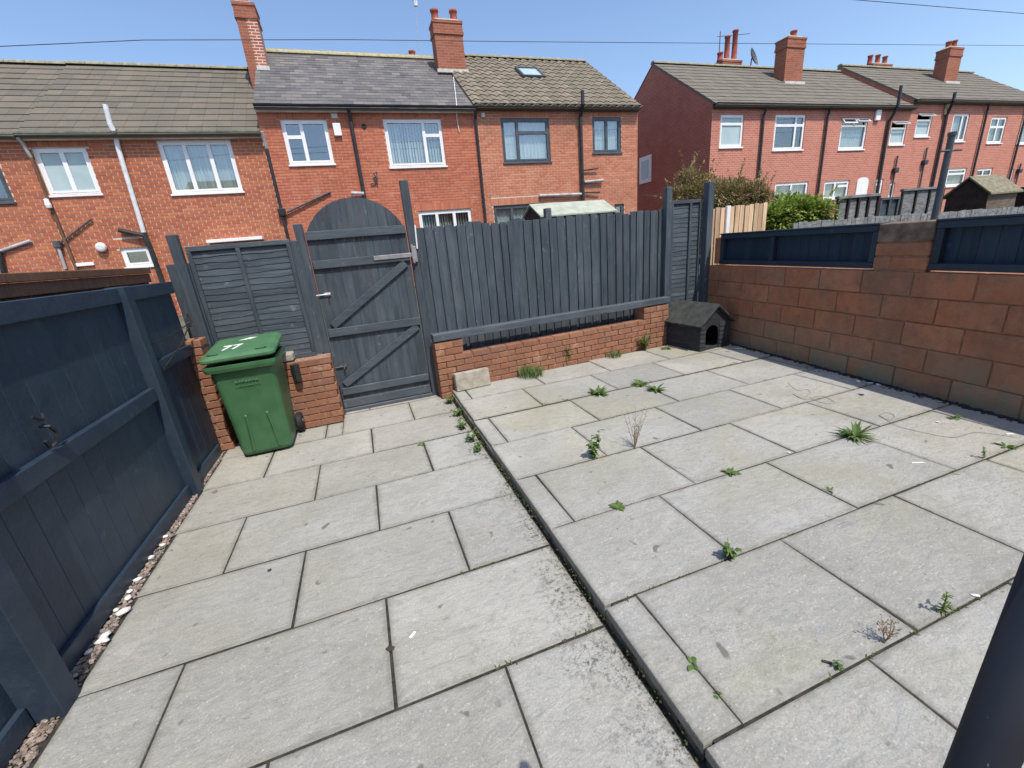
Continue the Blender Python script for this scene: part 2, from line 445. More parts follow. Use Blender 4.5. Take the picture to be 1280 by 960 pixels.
M['bin_lid'] = pmat('green bin lid plastic', (.050, .142, .062), (.068, .170, .08), nscale=7, rough=.5, spec=.4)
M['rubber'] = pmat('black rubber', (.012, .012, .012), (.025, .025, .025), nscale=9, rough=.7)
M['white_paint'] = pmat('white paint', (.62, .63, .62), (.78, .78, .77), nscale=30, rough=.8)
M['scuff'] = pmat('worn grey print', (.055, .14, .07), (.10, .19, .115), nscale=90, rough=.7)
M['kennel'] = paint_mat('kennel paint', (.024, .027, .032), (.034, .038, .044), (.05, .054, .06), rough=.6, along='x')
M['kroof'] = pmat('kennel roof felt', (.035, .038, .036), (.065, .068, .062), nscale=12, rough=.95, bump=.4)
M['concrete'] = pmat('concrete block', (.27, .25, .20), (.40, .37, .31), nscale=12, rough=.95, bump=.5, bscale=60)
M['pebble_w'] = pmat('white pebble', (.62, .60, .57), (.78, .76, .72), nscale=30, rough=.6)
M['litter'] = pmat('white scrap', (.70, .72, .75), (.82, .83, .85), nscale=20, rough=.7)
M['ground'] = pmat('rough ground', (.07, .065, .05), (.13, .12, .09), nscale=2, rough=1, bump=.4)
M['lane'] = pmat('lane asphalt', (.05, .05, .05), (.085, .083, .08), nscale=14, rough=.95, bump=.3)
M['cord'] = pmat('thin grey cord', (.10, .10, .095), (.20, .20, .19), nscale=20, rough=.8)
M['cable'] = pmat('black cable', (.02, .02, .022), (.035, .035, .04), nscale=3, rough=.6)
def pebble_mat():
    m = NT('mixed gravel'); r = m.objrand()
    c = m.ramp(r, [(0, (.10, .085, .075)), (.25, (.25, .20, .165)), (.5, (.17, .15, .135)), (.7, (.34, .28, .235)), (.88, (.22, .14, .105)), (1, (.50, .45, .40))])
    return m.pbr(c, .7, None, .35)
M['gravel'] = pebble_mat()
def block_mat():
    m = NT('red painted concrete block'); v = m.coord('Object'); r = m.objrand()
    c = m.ramp(r, [(0, (.46, .175, .088)), (.4, (.40, .16, .085)), (.7, (.48, .20, .105)), (1, (.36, .16, .092))])
    c = m.mix(m.ramp(m.noise(v, 4, 6, .7, .6), [(.47, 0.0), (.68, .45)]), c, (.36, .25, .165))
    c = m.mix(m.ramp(m.noise(v, 11, 6, .75), [(.48, 0.0), (.70, .6)]), c, (.17, .095, .06))
    c = m.mix(m.ramp(m.noise(m.n('ShaderNodeNewGeometry').outputs['Position'], 2.1, 6, .7), [(.46, 0.0), (.68, .65)]), c, (.20, .115, .075))
    c = m.mix(m.ramp(m.noise(v, 26, 5, .8), [(.62, 0.0), (.74, .4)]), c, (.52, .40, .30))
    sx = m.n('ShaderNodeSeparateXYZ'); m.l(m.n('ShaderNodeNewGeometry').outputs['Position'], sx.inputs[0])
    damp = m.math('SUBTRACT', 1.0, m.math('MULTIPLY', m.math('SUBTRACT', sx.outputs[2], .10), 1.9), True)
    wob = m.ramp(m.noise(v, 3.2, 5, .7), [(.36, 0.0), (.62, 1.0)])
    c = m.mix(m.math('MULTIPLY', damp, m.math('ADD', m.math('MULTIPLY', wob, .75), .2)), c, (.24, .245, .165))
    h = m.math('ADD', m.noise(v, 55, 4, .7), m.noise(v, 9, 4))
    return m.pbr(c, .93, m.bump(h, 1.0, .010), .2)
M['block'] = block_mat()
M['coping'] = pmat('grimy coping stone', (.10, .07, .05), (.26, .19, .14), nscale=9, rough=.95, bump=.7, bscale=40)
M['blockmortar'] = pmat('block wall mortar', (.24, .115, .065), (.37, .20, .12), nscale=20, rough=1, bump=.4)

# ================================================================ the setting
S = 0.093                                  # height of the raised patio
def wall_x(y): return 4.87 - 0.094 * (4.98 - y)         # foot of the block wall
def wall_y(x): return 4.83 + 0.0636 * (x - .68)         # face of the low brick wall
def ground_z(x, y):
    t = max(0, min(1, (y - 6.0) / 6.0)); t = t * t * (3 - 2 * t)
    return -0.09 + t * .75
g = MB(); xs = [-600, -120, -40, -20, -10, -5, 0, 5, 10, 15, 20, 30, 45, 70, 150, 600]; ys = [-600, -100, -30, -10, 0, 3, 5.9, 7, 8, 9, 10, 11, 12, 13, 20, 40, 120, 700]
vs = [(x, y, ground_z(x, y)) for y in ys for x in xs]; n = len(xs)
g.add(vs, [(j * n + i, j * n + i + 1, (j + 1) * n + i + 1, (j + 1) * n + i) for j in range(len(ys) - 1) for i in range(n - 1)])
tag(g.build('ground', M['ground']), kind='structure')
g = MB()
for i in range(20):
    x0, x1 = -30 + i * 4, -26 + i * 4
    g.add([(x0, 5.75, -.05), (x1, 5.75, -.05), (x1, 8.2, ground_z(0, 8.2) + .02), (x0, 8.2, ground_z(0, 8.2) + .02)], [(0, 1, 2, 3)])
tag(g.build('back_lane', M['lane']), kind='structure')

def slab_piece(parent, quad, z, th, mat, name='slab', tone=None):
    cx = sum(q[0] for q in quad) / 4; cy = sum(q[1] for q in quad) / 4
    j = lambda: random.uniform(-.0032, .0032)
    q = [(x - cx + j(), y - cy + j()) for x, y in quad]
    def inset(d):
        o = []
        for i in range(4):
            a = Vector(q[i - 1]); b = Vector(q[i]); c = Vector(q[(i + 1) % 4])
            u = (a - b).normalized(); w = (c - b).normalized(); o.append(b + (u + w) * d)
        return o
    mb = MB(); i1 = inset(.002); i2 = inset(.008); i3 = inset(.065)
    vs = [(x, y, -th) for x, y in q] + [(x, y, -.007) for x, y in q] + [(v.x, v.y, -.002) for v in i1] + [(v.x, v.y, 0) for v in i2] + [(v.x, v.y, 0) for v in i3]
    fs = [(16, 17, 18, 19)]
    for r in range(4):
        for i in range(4):
            k = (i + 1) % 4; fs.append((r * 4 + i, r * 4 + k, r * 4 + 4 + k, r * 4 + 4 + i))
    mb.add(vs, fs, min(.98, max(.02, .05 + (cy - .5) * .15 + random.gauss(0, .2))))  # slabs turn creamier with distance: warm far light put into the stone tone
    me = mb.mesh(name, mat)
    me.attributes.new('edge', 'FLOAT', 'POINT').data.foreach_set('value', [1.0] * 16 + [0.0] * 4)
    return link(name, me, parent, (cx, cy, z + random.uniform(-.002, .0015)), (R(random.uniform(-.18, .18)), R(random.uniform(-.12, .12)), 0))

J = .0042                                  # half a joint
low = tag(MB().box(-1.62, .80, -.62, 5.2, -.12, -.005).build('lower_patio', M['bed']), kind='structure')
for i in range(-3, 7):
    y0 = 1.309 + .61 * i; y1 = y0 + .61
    if i == 5: y1 = 4.97
    if i == 6: y0, y1 = 4.97, 5.16
    js = [(-.18 if i % 2 == 0 else .275) + .91 * k for k in range(-3, 3)]
    L = -1.50 - .014 * max(0, i); Rr = .768
    cuts = [L] + [x for x in js if L + .05 < x < Rr - .05] + [Rr]
    for a, b in zip(cuts[:-1], cuts[1:]):
        ya, yb = y0 + J, y1 - J
        if i == 5:
            if b < -.5: yb = 4.735
            elif a < -.5:                    # slab notched round the end of the brick wall
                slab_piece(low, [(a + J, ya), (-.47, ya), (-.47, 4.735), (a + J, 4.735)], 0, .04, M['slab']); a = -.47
        if i == 6:
            a = max(a, -.455); b = min(b, .66)
            if b - a < .1: continue
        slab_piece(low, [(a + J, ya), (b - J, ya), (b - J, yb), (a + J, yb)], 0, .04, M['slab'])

bed = MB(); P = [(.815, -.62), (wall_x(-.62) + .05, -.62), (wall_x(5.3) + .05, 5.4), (.815, 5.4)]
bed.add([(x, y, -.12) for x, y in P] + [(x, y, S - .005) for x, y in P], [(4, 5, 6, 7), (0, 1, 5, 4), (1, 2, 6, 5), (2, 3, 7, 6), (3, 0, 4, 7)])
upp = tag(bed.build('raised_patio', M['bed']), kind='structure')
rs = MB()
yy = -.62
while yy < 4.78:
    L = random.uniform(.38, .47); y2 = min(yy + L, 4.8)
    rs.box(.784 + random.uniform(-.003, .003), .84, yy + .004, y2 - .004, -.03, S - .034, .005); yy = y2
tag(rs.build('step_riser', M['riser']), kind='structure')
for i in range(-2, 8):
    y0 = .712 + .61 * i; y1 = y0 + .61
    if i > 4: y0 = .712 + .613 * i; y1 = y0 + .613
    js = [.942 + .901 * k for k in range(6)] if i % 2 == 0 else [1.545 + .904 * k for k in range(5)]
    Lx = .772 + .004 * max(0, i)
    Rx = wall_x((y0 + y1) / 2) - .05
    if i == 7: js = [3.4, 4.1]
    cuts = [Lx] + [x for x in js if x < Rx - .1] + [None]
    for a, b in zip(cuts[:-1], cuts[1:]):
        ya, yb = y0 + J, y1 - J
        b0 = (wall_x(ya) - .045) if b is None else b - J
        b1 = (wall_x(yb) - .045) if b is None else b - J
        mid = (a + (b if b else Rx)) / 2
        if i == 6: yb = min(yb, (wall_y(mid) if mid < 4.1 else 5.05) - .012)
        if i == 7:
            if mid < 4.12: continue
            ya, yb = 5.01, 5.3
        if yb - ya < .05: continue
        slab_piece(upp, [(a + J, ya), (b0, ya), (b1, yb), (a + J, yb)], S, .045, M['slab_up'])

# ================================================================ brickwork built brick by brick
_bm = {}
def piece_mesh(kind, sx, sy, sz, ch, mat):
    k = (kind, round(sx, 3), round(sy, 3), round(sz, 3), mat.name)
    if k not in _bm:
        _bm[k] = MB().box(-sx / 2, sx / 2, -sy / 2, sy / 2, -sz / 2, sz / 2, ch).mesh(kind, mat)
    return _bm[k]
def lay(parent, x0, x1, y0, z0, rows, mat, bl=.215, bh=.065, depth=.10, gap=.010, name='brick', jit=.002, half0=0, top_limit=None, skip=None):
    """a face of bricks in the parent's own frame, front at y0, running along x"""
    for r in range(rows):
        z = z0 + r * (bh + gap)
        off = (bl + gap) / 2 if (r + half0) % 2 else 0
        x = x0 - off
        while x < x1 - .02:
            a = max(x, x0); b = min(x + bl, x1)
            if b - a > .03 and not (skip and skip((a + b) / 2, z)):
                me = piece_mesh(name, round((b - a) * 50) / 50 if b - a < bl - .001 else bl, depth, bh, .004 if bh < .1 else .006, mat)
                link(name, me, parent, ((a + b) / 2, y0 + depth / 2 + random.uniform(-jit, jit), z + bh / 2 + random.uniform(-.001, .001)), (0, 0, R(random.uniform(-.4, .4))))
            x += bl + gap

# low brick wall with end piers under the picket fence
ang = math.atan2(.22, 3.46)
lw = thing('brick_wall', 'low red brick wall with end piers below the dark picket fence', 'wall', (.67, 4.83, 0), ang)
def lwl(x): return x
core = MB()
core.box(.006, 3.47, .012, .20, -.03, .505); core.box(.006, .335, .012, .215, -.03, .692); core.box(3.03, 3.47, .012, .215, -.03, .692)
core.build('mortar', M['mortar'], lw, wc=False)
lay(lw, 0, 3.476, 0, .004, 7, M['brick'], depth=.102)
lay(lw, 0, .34, 0, .529, 2, M['brick'], depth=.102, half0=1, bh=.072)
lay(lw, 3.03, 3.476, 0, .529, 2, M['brick'], depth=.102, half0=1, bh=.072)
side = [M['brick']]
for r in range(9):                          # returns of the two piers
    for yy0 in (.112,):
        z = .004 + r * .075
        me = piece_mesh('brick', .102, .10, .065, .004, M['brick'])
        link('brick', me, lw, (.051, .165, z + .0325)); link('brick', me, lw, (3.425, .165, z + .0325))
        if r >= 7:
            link('brick', me, lw, (.285, .165, z + .0325)); link('brick', me, lw, (3.083, .165, z + .0325))

# brick wall between the bin and the gate
wl = thing('brick_wall', 'short red brick wall behind the green bin, ending at the gate', 'wall', (-1.58, 4.74, 0))
MB().box(.01, 1.115, .012, .21, -.03, .745).build('mortar', M['mortar'], wl, wc=False)
lay(wl, 0, 1.125, 0, .004, 10, M['brick'], depth=.102, skip=lambda x, z: x < .62 and z > .60)
for r in range(10):
    me = piece_mesh('brick', .102, .10, .065, .004, M['brick'])
    link('brick', me, wl, (1.074, .165, .004 + r * .075 + .0325))
tag(MB().box(-1.0, -.80, 4.75, 4.90, .757, .84, .012).build('coping_stone', M['concrete'], origin=(-.9, 4.82, .757)), 'cream concrete offcut lying on the brick wall behind the bin', 'stone')
tag(MB().lathe([(.035, 0), (.04, .01), (.042, .17), (.046, .18), (.03, .181)], (-.80, 4.70, .55), 12).build('drain_pipe', M['black'], origin=(-.80, 4.70, .55)), 'short dark pipe stub on the brick wall beside the green bin', 'pipe')
# brick pier in the corner
cp = thing('brick_pier', 'tall narrow brick pier squeezed between the side fence and the corner post', 'pier', (-1.69, 4.58, 0))
MB().box(.006, .184, .012, .20, -.03, 1.09).build('mortar', M['mortar'], cp, wc=False)
lay(cp, 0, .19, 0, .004, 15, M['brick'], bl=.19, depth=.19, half0=0)

# ================================================================ side fence (left)
def fboards(parent, axis, a0, a1, wid, gap, front, z0, z1, th, mat, zj=0.0, wj=0.0, name='board', dj=0.0):
    a = a0
    while a < a1 - .02:
        w = min(wid + random.uniform(-wj, wj), a1 - a)
        zt = z1 + random.uniform(-zj, zj); d = random.uniform(-dj, dj)
        mb = MB()
        mb.box(-w / 2, w / 2, -th / 2, th / 2, 0, zt - z0, .003)
        me = mb.mesh(name, mat)
        if axis == 'x': link(name, me, parent, (a + w / 2, front + th / 2 + d, z0))
        else: link(name, me, parent, (front - th / 2 + d, a + w / 2, z0), (0, 0, R(90)))
        a += w + gap
lf = thing('timber_fence', 'dark blue grey timber fence with heavy posts along the pebble strip', 'fence', (-1.6, 2.0, 0))
FX = .0
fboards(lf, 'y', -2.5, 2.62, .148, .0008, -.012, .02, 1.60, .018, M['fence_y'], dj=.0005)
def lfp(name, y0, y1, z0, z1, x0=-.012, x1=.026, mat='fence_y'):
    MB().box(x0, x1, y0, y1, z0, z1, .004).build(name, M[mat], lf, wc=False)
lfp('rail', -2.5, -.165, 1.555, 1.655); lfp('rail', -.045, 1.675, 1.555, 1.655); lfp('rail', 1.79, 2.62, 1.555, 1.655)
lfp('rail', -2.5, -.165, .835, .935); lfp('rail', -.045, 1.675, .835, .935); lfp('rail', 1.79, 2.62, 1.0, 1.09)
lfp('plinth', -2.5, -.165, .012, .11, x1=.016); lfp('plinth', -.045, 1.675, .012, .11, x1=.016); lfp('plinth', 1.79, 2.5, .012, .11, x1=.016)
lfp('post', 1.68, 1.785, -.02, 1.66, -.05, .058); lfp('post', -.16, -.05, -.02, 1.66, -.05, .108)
tag(MB().tube([(-1.575, 3.80, 1.22), (-1.56, 4.2, 1.235), (-1.535, 4.6, 1.28)], .004, 6).tube([(-1.57, 3.95, 1.03), (-1.55, 4.3, 1.13), (-1.535, 4.6, 1.28)], .006, 6).tube([(-1.535, 4.58, 1.25), (-1.525, 4.61, 1.30), (-1.54, 4.63, 1.36), (-1.55, 4.60, 1.30)], .012, 6).build('tie_cord', M['rubber'], origin=(-1.535, 4.6, 1.25)), 'black cord tying the end of the side fence to the corner post', 'cord')
hook = MB().tube([(-1.585, 2.54, 1.07), (-1.555, 2.55, 1.06), (-1.55, 2.57, 1.02), (-1.56, 2.56, .97), (-1.575, 2.53, .96), (-1.57, 2.51, 1.0)], .009, 6)
hook.tube([(-1.57, 2.5, 1.13), (-1.56, 2.54, 1.10), (-1.57, 2.57, 1.12)], .009, 6)
tag(hook.build('hook', M['hookiron'], origin=(-1.585, 2.54, 1.0)), 'small dark iron hook on the side fence above its middle rail', 'hook')
# neighbour's brown fence behind it
bf = thing('brown_fence', 'brown stained fence of the neighbour showing above the side fence', 'fence', (-1.98, 2.5, 0))
fboards(bf, 'y', -2.9, 2.75, .125, .004, .0, .0, 1.74, .018, M['brown'], zj=.006, dj=.003)
MB().box(-.02, .05, -2.9, 2.75, 1.745, 1.80, .004).build('capping_rail', M['brown'], bf, wc=False)
MB().box(.002, .03, -2.9, 2.75, 1.66, 1.742, .004).build('rail', M['brown'], bf, wc=False)

# gravel strip and the pebbles in it
ICO = []
t_ = (1 + 5 ** .5) / 2
for a, b in ((-1, t_), (1, t_), (-1, -t_), (1, -t_)): ICO.append(Vector((a, b, 0)).normalized())
for a, b in ((-1, t_), (1, t_), (-1, -t_), (1, -t_)): ICO.append(Vector((0, a, b)).normalized())
for a, b in ((t_, -1), (t_, 1), (-t_, -1), (-t_, 1)): ICO.append(Vector((a, 0, b)).normalized())
IF = [(0, 11, 5), (0, 5, 1), (0, 1, 7), (0, 7, 10), (0, 10, 11), (1, 5, 9), (5, 11, 4), (11, 10, 2), (10, 7, 6), (7, 1, 8), (3, 9, 4), (3, 4, 2), (3, 2, 6), (3, 6, 8), (3, 8, 9), (4, 9, 5), (2, 4, 11), (6, 2, 10), (8, 6, 7), (9, 8, 1)]
def stone(mb, c, r, flat=.6, rnd=None, stretch=1.0):
    a = random.uniform(0, 6.28); ca, sa = math.cos(a), math.sin(a)
    vs = []
    for v in ICO:
        k = r * random.uniform(.8, 1.15)
        x, y, z = v.x * k * stretch, v.y * k, v.z * k * flat
        vs.append((c[0] + x * ca - y * sa, c[1] + x * sa + y * ca, c[2] + z))
    mb.add(vs, IF, random.random() if rnd is None else rnd)
gv = MB()
for k in range(2600):
    y = random.uniform(.3, 4.55); x = random.uniform(-1.592, -1.503 - .014 * max(0, (y - 1.3) / .61))
    stone(gv, (x, y, random.uniform(-.008, .012)), random.uniform(.006, .014))
tag(gv.build('gravel', M['gravel']), 'mixed brown gravel between side fence and paving', 'gravel', kind='stuff')
for px, py, r in ((204, 671, .022), (203, 681, .024), (182, 698, .022), (172, 724, .026), (162, 739, .02), (160, 747, .027), (154, 764, .036), (145, 762, .018), (131, 794, .028), (127, 800, .03), (137, 799, .02), (110, 815, .02), (181, 699, .018)):
    p = on_z(px, py, .02); p.x = min(p.x, -1.515); p.x = max(p.x, -1.575)
    mb = MB(); stone(mb, p, r * .78, .55, stretch=1.3)
    tag(mb.build('white_pebble', M['pebble_w'], smooth=True, origin=(p.x, p.y, 0)), 'large white pebble lying in the gravel strip by the side fence', 'pebble', 'white pebbles in the gravel strip')

# ================================================================ back boundary
GY = 5.05
def single(name, mb, mat, origin, label, cat, group=None, **k):
    return tag(mb.build(name, mat, origin=origin, **k), label, cat, group)
# lapped panel on the brick wall
lp = thing('lapped_fence', 'dark lapped timber panel standing behind the bin, left of the gate', 'fence', (-1.04, 4.90, .76))
def wavy_board(parent, x0, x1, y, z0, z1, mat, th=.006, tilt=.007, amp=.0045, name='board'):
    nseg = 14; ph = random.uniform(0, 6.28); f = random.uniform(7, 12)
    mb = MB(); vs = []
    for i in range(nseg + 1):
        x = x0 + (x1 - x0) * i / nseg
        zb = z0 + amp * math.sin(f * x + ph) + amp * .6 * math.sin(2.7 * f * x + 2 * ph)
        vs += [(x, y - tilt - th, zb), (x, y - .004 - th * .3, z1), (x, y + .004, z1), (x, y - tilt + .002, zb)]
    fs = []
    for i in range(nseg):
        b = i * 4
        for k in range(4): fs.append((b + k, b + 4 + k, b + 4 + (k + 1) % 4, b + (k + 1) % 4))
    fs += [(0, 1, 2, 3), (nseg * 4 + 3, nseg * 4 + 2, nseg * 4 + 1, nseg * 4)]
    fs = [f_[::-1] for f_ in fs]
    mb.add(vs, fs)
    return mb.build(name, mat, parent, wc=False)
def lapped_panel(root, hw, h, rows, mids, mat=M['fence_x'], matz=M['fence_z']):
    for r in range(rows):
        z0 = .03 + (h - .06) * r / rows - .012
        wavy_board(root, -hw + .03, hw - .03, .035, z0, z0 + (h - .06) / rows + .02, mat)
    MB().box(-hw, hw, .0, .05, h - .045, h, .003).build('rail', mat, root, wc=False)
    MB().box(-hw, hw, .0, .05, 0, .04, .003).build('rail', mat, root, wc=False)
    for x in [-hw + .018, hw - .018] + mids:
        MB().box(x - .018, x + .018, -.004, .022, .041, h - .046, .003).build('batten', matz, root, wc=False)
lapped_panel(lp, .445, 1.185, 19, [-.02])
single('dark_gap_board', MB().box(-.60, -.522, GY - .09, GY - .065, .76, 1.93, .003), M['fence_z'], (-.57, GY - .08, .76), 'narrow dark board added as the dark gap between lapped panel and gate post', 'board')  # added board; its dark shape stands for the shaded gap
cpst = thing('corner_post', 'wide dark corner post of two upright boards between side fence and lapped panel', 'post', (-1.54, 4.79, 0))
MB().box(-.03, .055, -.0, .06, 0, 2.05, .004).build('board', M['fence_z'], cpst, wc=False)
MB().box(-.12, .06, .065, .10, 0, 1.80, .004).build('board', M['fence_z'], cpst, wc=False)

single('gate_post', MB().box(-.545, -.462, GY - .02, GY + .08, -.03, 2.09, .005), M['fence_z'], (-.5, GY, 0), 'dark timber gate post beside the lapped panel', 'post')
single('gate_post', MB().box(.585, .672, GY - .02, GY + .07, -.03, 2.455, .005), M['fence_z'], (.63, GY, 0), 'tallest dark timber post, carrying the gate hinge beside the picket fence', 'post')

gt = thing('garden_gate', 'dark arched timber gate with diagonal braces and silver strap hinge', 'gate', (.06, GY, 0))
gx0, gx1, gz = -.452, .572, .05
gc, gr_ = (gx0 + gx1) / 2, .0
half = (gx1 - gx0) / 2; rise = .36; zs = 1.955; Rad = (half * half + rise * rise) / (2 * rise); zc = zs + rise - Rad
def arch_z(x):
    d = x - gc; return zc + math.sqrt(max(0, Rad * Rad - d * d))
nb = 11; bw = (gx1 - gx0) / nb
for i in range(nb):
    a = gx0 + i * bw + .0015; b = gx0 + (i + 1) * bw - .0015
    top = [(b - (b - a) * k / 4, arch_z(b - (b - a) * k / 4)) for k in range(5)]
    mb = MB(); d = random.uniform(-.001, .001)
    mb.prism([(a + .004, gz), (b - .004, gz), (b - .004, top[0][1] - .002)] + [(min(max(x, a + .004), b - .004), z) for x, z in top[1:-1]] + [(a + .004, top[-1][1] - .002)], GY + d, GY + .02)
    tg = [(b + .0008, gz), (b + .0008, arch_z(b) - .003)] + [(x, z - .003) for x, z in top[1:-1]] + [(a - .0008, arch_z(a) - .003), (a - .0008, gz)]
    mb.prism([tg[-1]] + tg[:-1], GY + .005 + d, GY + .0185)
    mb.build('board', M['fence_z'], gt)
def gbar(name, x0, z0, x1, z1, h, y0=GY - .032, mat='fence_x'):
    mb = MB(); mb.bar((x0, (y0 + GY) / 2 - .001, z0), (x1, (y0 + GY) / 2 - .001, z1), abs(GY - y0) - .003, h, .004)
    return mb.build(name, M[mat], gt)
gbar('rail', gx0 + .005, 1.965, gx1 - .01, 1.965, .085); gbar('rail', gx0 + .01, 1.675, gx1 - .005, 1.675, .085)
gbar('rail', gx0 + .01, .945, gx1, .945, .09); gbar('rail', gx0 + .02, .255, gx1, .255, .085)
gbar('brace', gx0 + .07, 1.02, gx1 - .06, 1.61, .082, GY - .028); gbar('brace', gx0 + .06, .335, gx1 - .04, .885, .08, GY - .028)
gbar('kickboard', gx0, .10, gx1, .10, .10, GY - .012)
hg = MB(); hg.box(.18, .60, GY - .042, GY - .034, 1.668, 1.712, .002); hg.box(.592, .648, GY - .048, GY - .026, 1.61, 1.78, .004)
h_o = hg.build('hinge', M['metal'], gt)
MB().tube([(.604, GY - .05, 1.60), (.604, GY - .05, 1.80)], .014, 10).build('hinge_pin', M['metal'], h_o)
for z in (1.365, .55):
    b_ = MB().tube([(-.475, GY - .016, z), (-.335, GY - .016, z)], .0075, 8).box(-.40, -.33, GY - .012, GY - .002, z - .018, z + .018, .002).build('bolt', M['metal'] if z > 1 else M['iron'], gt)
    MB().tube([(-.355, GY - .02, z), (-.355, GY - .055, z - .02)], .006, 6).build('bolt_handle', M['iron'], b_)
single('door_sill', MB().box(-.46, .585, GY - .03, GY + .09, -.02, .042, .006), M['fence_x'], (.06, GY, 0), 'dark timber sill under the arched gate', 'sill')

# picket fence above the low wall
pf = thing('picket_fence', 'dark close picket fence of upright boards standing behind the low brick wall', 'fence', (.67, 4.83, 0), ang)
x = .02
while x < 3.53:
    w = random.choice((.088, .092, .096, .1, .104, .082))
    if x + w > 3.55: w = max(.03, 3.55 - x)
    z1 = 1.985 + random.uniform(-.022, .016)
    link('board', MB().box(-w / 2, w / 2, 0, .016, 0, z1 - .42, .0025).mesh('board', M['fence_z']), pf, (x + w / 2, .232, .42), (0, R(random.uniform(-.3, .3)), 0))
    gap = random.choice((.008, .012, .018, .03, .04))
    gx = x + w + gap / 2; x += w + gap
    if gx < 3.50 and random.random() < 1.1:     # board of the second layer, closing the gap from behind
        z1 -= random.uniform(.0, .03); o_ = random.uniform(-.008, .008)
        link('board', MB().box(-.042, .042, 0, .015, 0, z1 - .42, .0025).mesh('board', M['fence_z']), pf, (gx + o_, .2525, .42))
for z in (.62, 1.25, 1.78): MB().box(0, 3.52, .272, .31, z, z + .07, .004).build('back_rail', M['fence_x'], pf, wc=False)
MB().box(-.005, 3.49, -.006, .11, .706, .792, .005).build('rail', M['fence_x'], pf, wc=False)
for x in (1.76,): MB().box(x - .04, x + .04, .315, .39, 0, 2.10, .005).build('post', M['fence_z'], pf, wc=False)
MB().tube([(.02, .20, 2.0), (.005, .19, 1.75)], .008, 6).build('strip', M['upvc'], pf, wc=False)
# corner panel behind the kennel
single('fence_post', MB().box(4.175, 4.265, 5.20, 5.29, S, 2.26, .005), M['fence_z'], (4.22, 5.24, S), 'dark post at the right end of the picket fence', 'post')
single('fence_post', MB().box(4.80, 4.90, 5.10, 5.21, S, 2.29, .005), M['fence_z'], (4.85, 5.15, S), 'dark post standing at the end of the red block wall', 'post')
lp2 = thing('lapped_fence', 'narrow dark lapped panel above the kennel in the corner', 'fence', (4.53, 5.21, S))
lapped_panel(lp2, .265, 1.99, 30, [.07])

# ================================================================ block wall (right)
wa = math.atan2(-.9956, -.094)
bw_ = thing('block_wall', 'red painted concrete block wall with greenish foot along the raised patio', 'wall', (4.875, 5.03, 0), wa)
MB().box(-.08, 5.6, .012, .20, -.05, 1.155).build('mortar', M['blockmortar'], bw_, wc=False)
lay(bw_, -.085, 5.6, 0, .062, 5, M['block'], bl=.44, bh=.212, depth=.11, gap=.009, name='block', jit=.003)
# pier blocks between the two low panels
MB().box(2.245, 2.67, .012, .19, 1.155, 1.55).build('mortar', M['blockmortar'], bw_, wc=False)
for x0, x1, z0, z1 in ((2.235, 2.385, 1.175, 1.285), (2.395, 2.68, 1.175, 1.285), (2.235, 2.68, 1.297, 1.41), (2.235, 2.68, 1.42, 1.585)):
    link('block', piece_mesh('block', x1 - x0, .19, z1 - z0, .008, M['coping' if z0 > 1.4 else 'block']), bw_, ((x0 + x1) / 2, .095 + random.uniform(-.004, .004), (z0 + z1) / 2), (0, 0, R(random.uniform(-.8, .8))))
link('block', piece_mesh('block', .10, .17, .36, .008, M['block']), bw_, (.05, .10, 1.36))
WF = FRAME[bw_.name]
def low_panel(x0, x1, mids, label):
    o = WF @ Vector(((x0 + x1) / 2, .05, 1.175))
    t = thing('low_fence', label, 'fence', o, wa)
    hw = (x1 - x0) / 2; h = .405
    fboards(t, 'x', -hw + .03, hw - .03, .118, .002, .03, .045, h - .045, .014, M['navy'], dj=.001)
    MB().box(-hw, hw, -.035, .05, h - .062, h - .006, .004).build('rail', M['navy_f'], t, wc=False)
    MB().box(-hw, hw, -.035, .045, 0, .058, .004).build('rail', M['navy_f'], t, wc=False)
    for x in [-hw + .028, hw - .028] + mids:
        MB().box(x - .028, x + .028, -.028, .03, .060, h - .064, .003).build('batten', M['navy_f'], t, wc=False)
    MB().box(-hw - .01, hw + .01, -.045, .07, h - .005, h + .012, .003).build('capping', M['navy_f'], t, wc=False)
low_panel(.11, 2.225, [-.17], 'long low navy panel on the block wall between corner and pier')
low_panel(2.69, 5.2, [1.1], 'low navy panel on the block wall beyond the stubby block pier')
# dirt at the foot of the wall
M['dirt'] = pmat('black dirt', (.018, .017, .018), (.05, .047, .045), nscale=20, rough=1, bump=.8, bscale=50)
dm = MB()
for k in range(1500):
    y = random.uniform(.2, 4.5); d = abs(random.gauss(0, .045)); xx = wall_x(y) - .008 - min(d, .16)
    stone(dm, (xx, y, S + random.uniform(-.004, .006)), random.uniform(.005, .017) * (1 if d < .08 else .6), .5)
tag(dm.build('dirt', M['dirt']), 'black dirt and debris gathered along the foot of the block wall', 'dirt', kind='stuff')

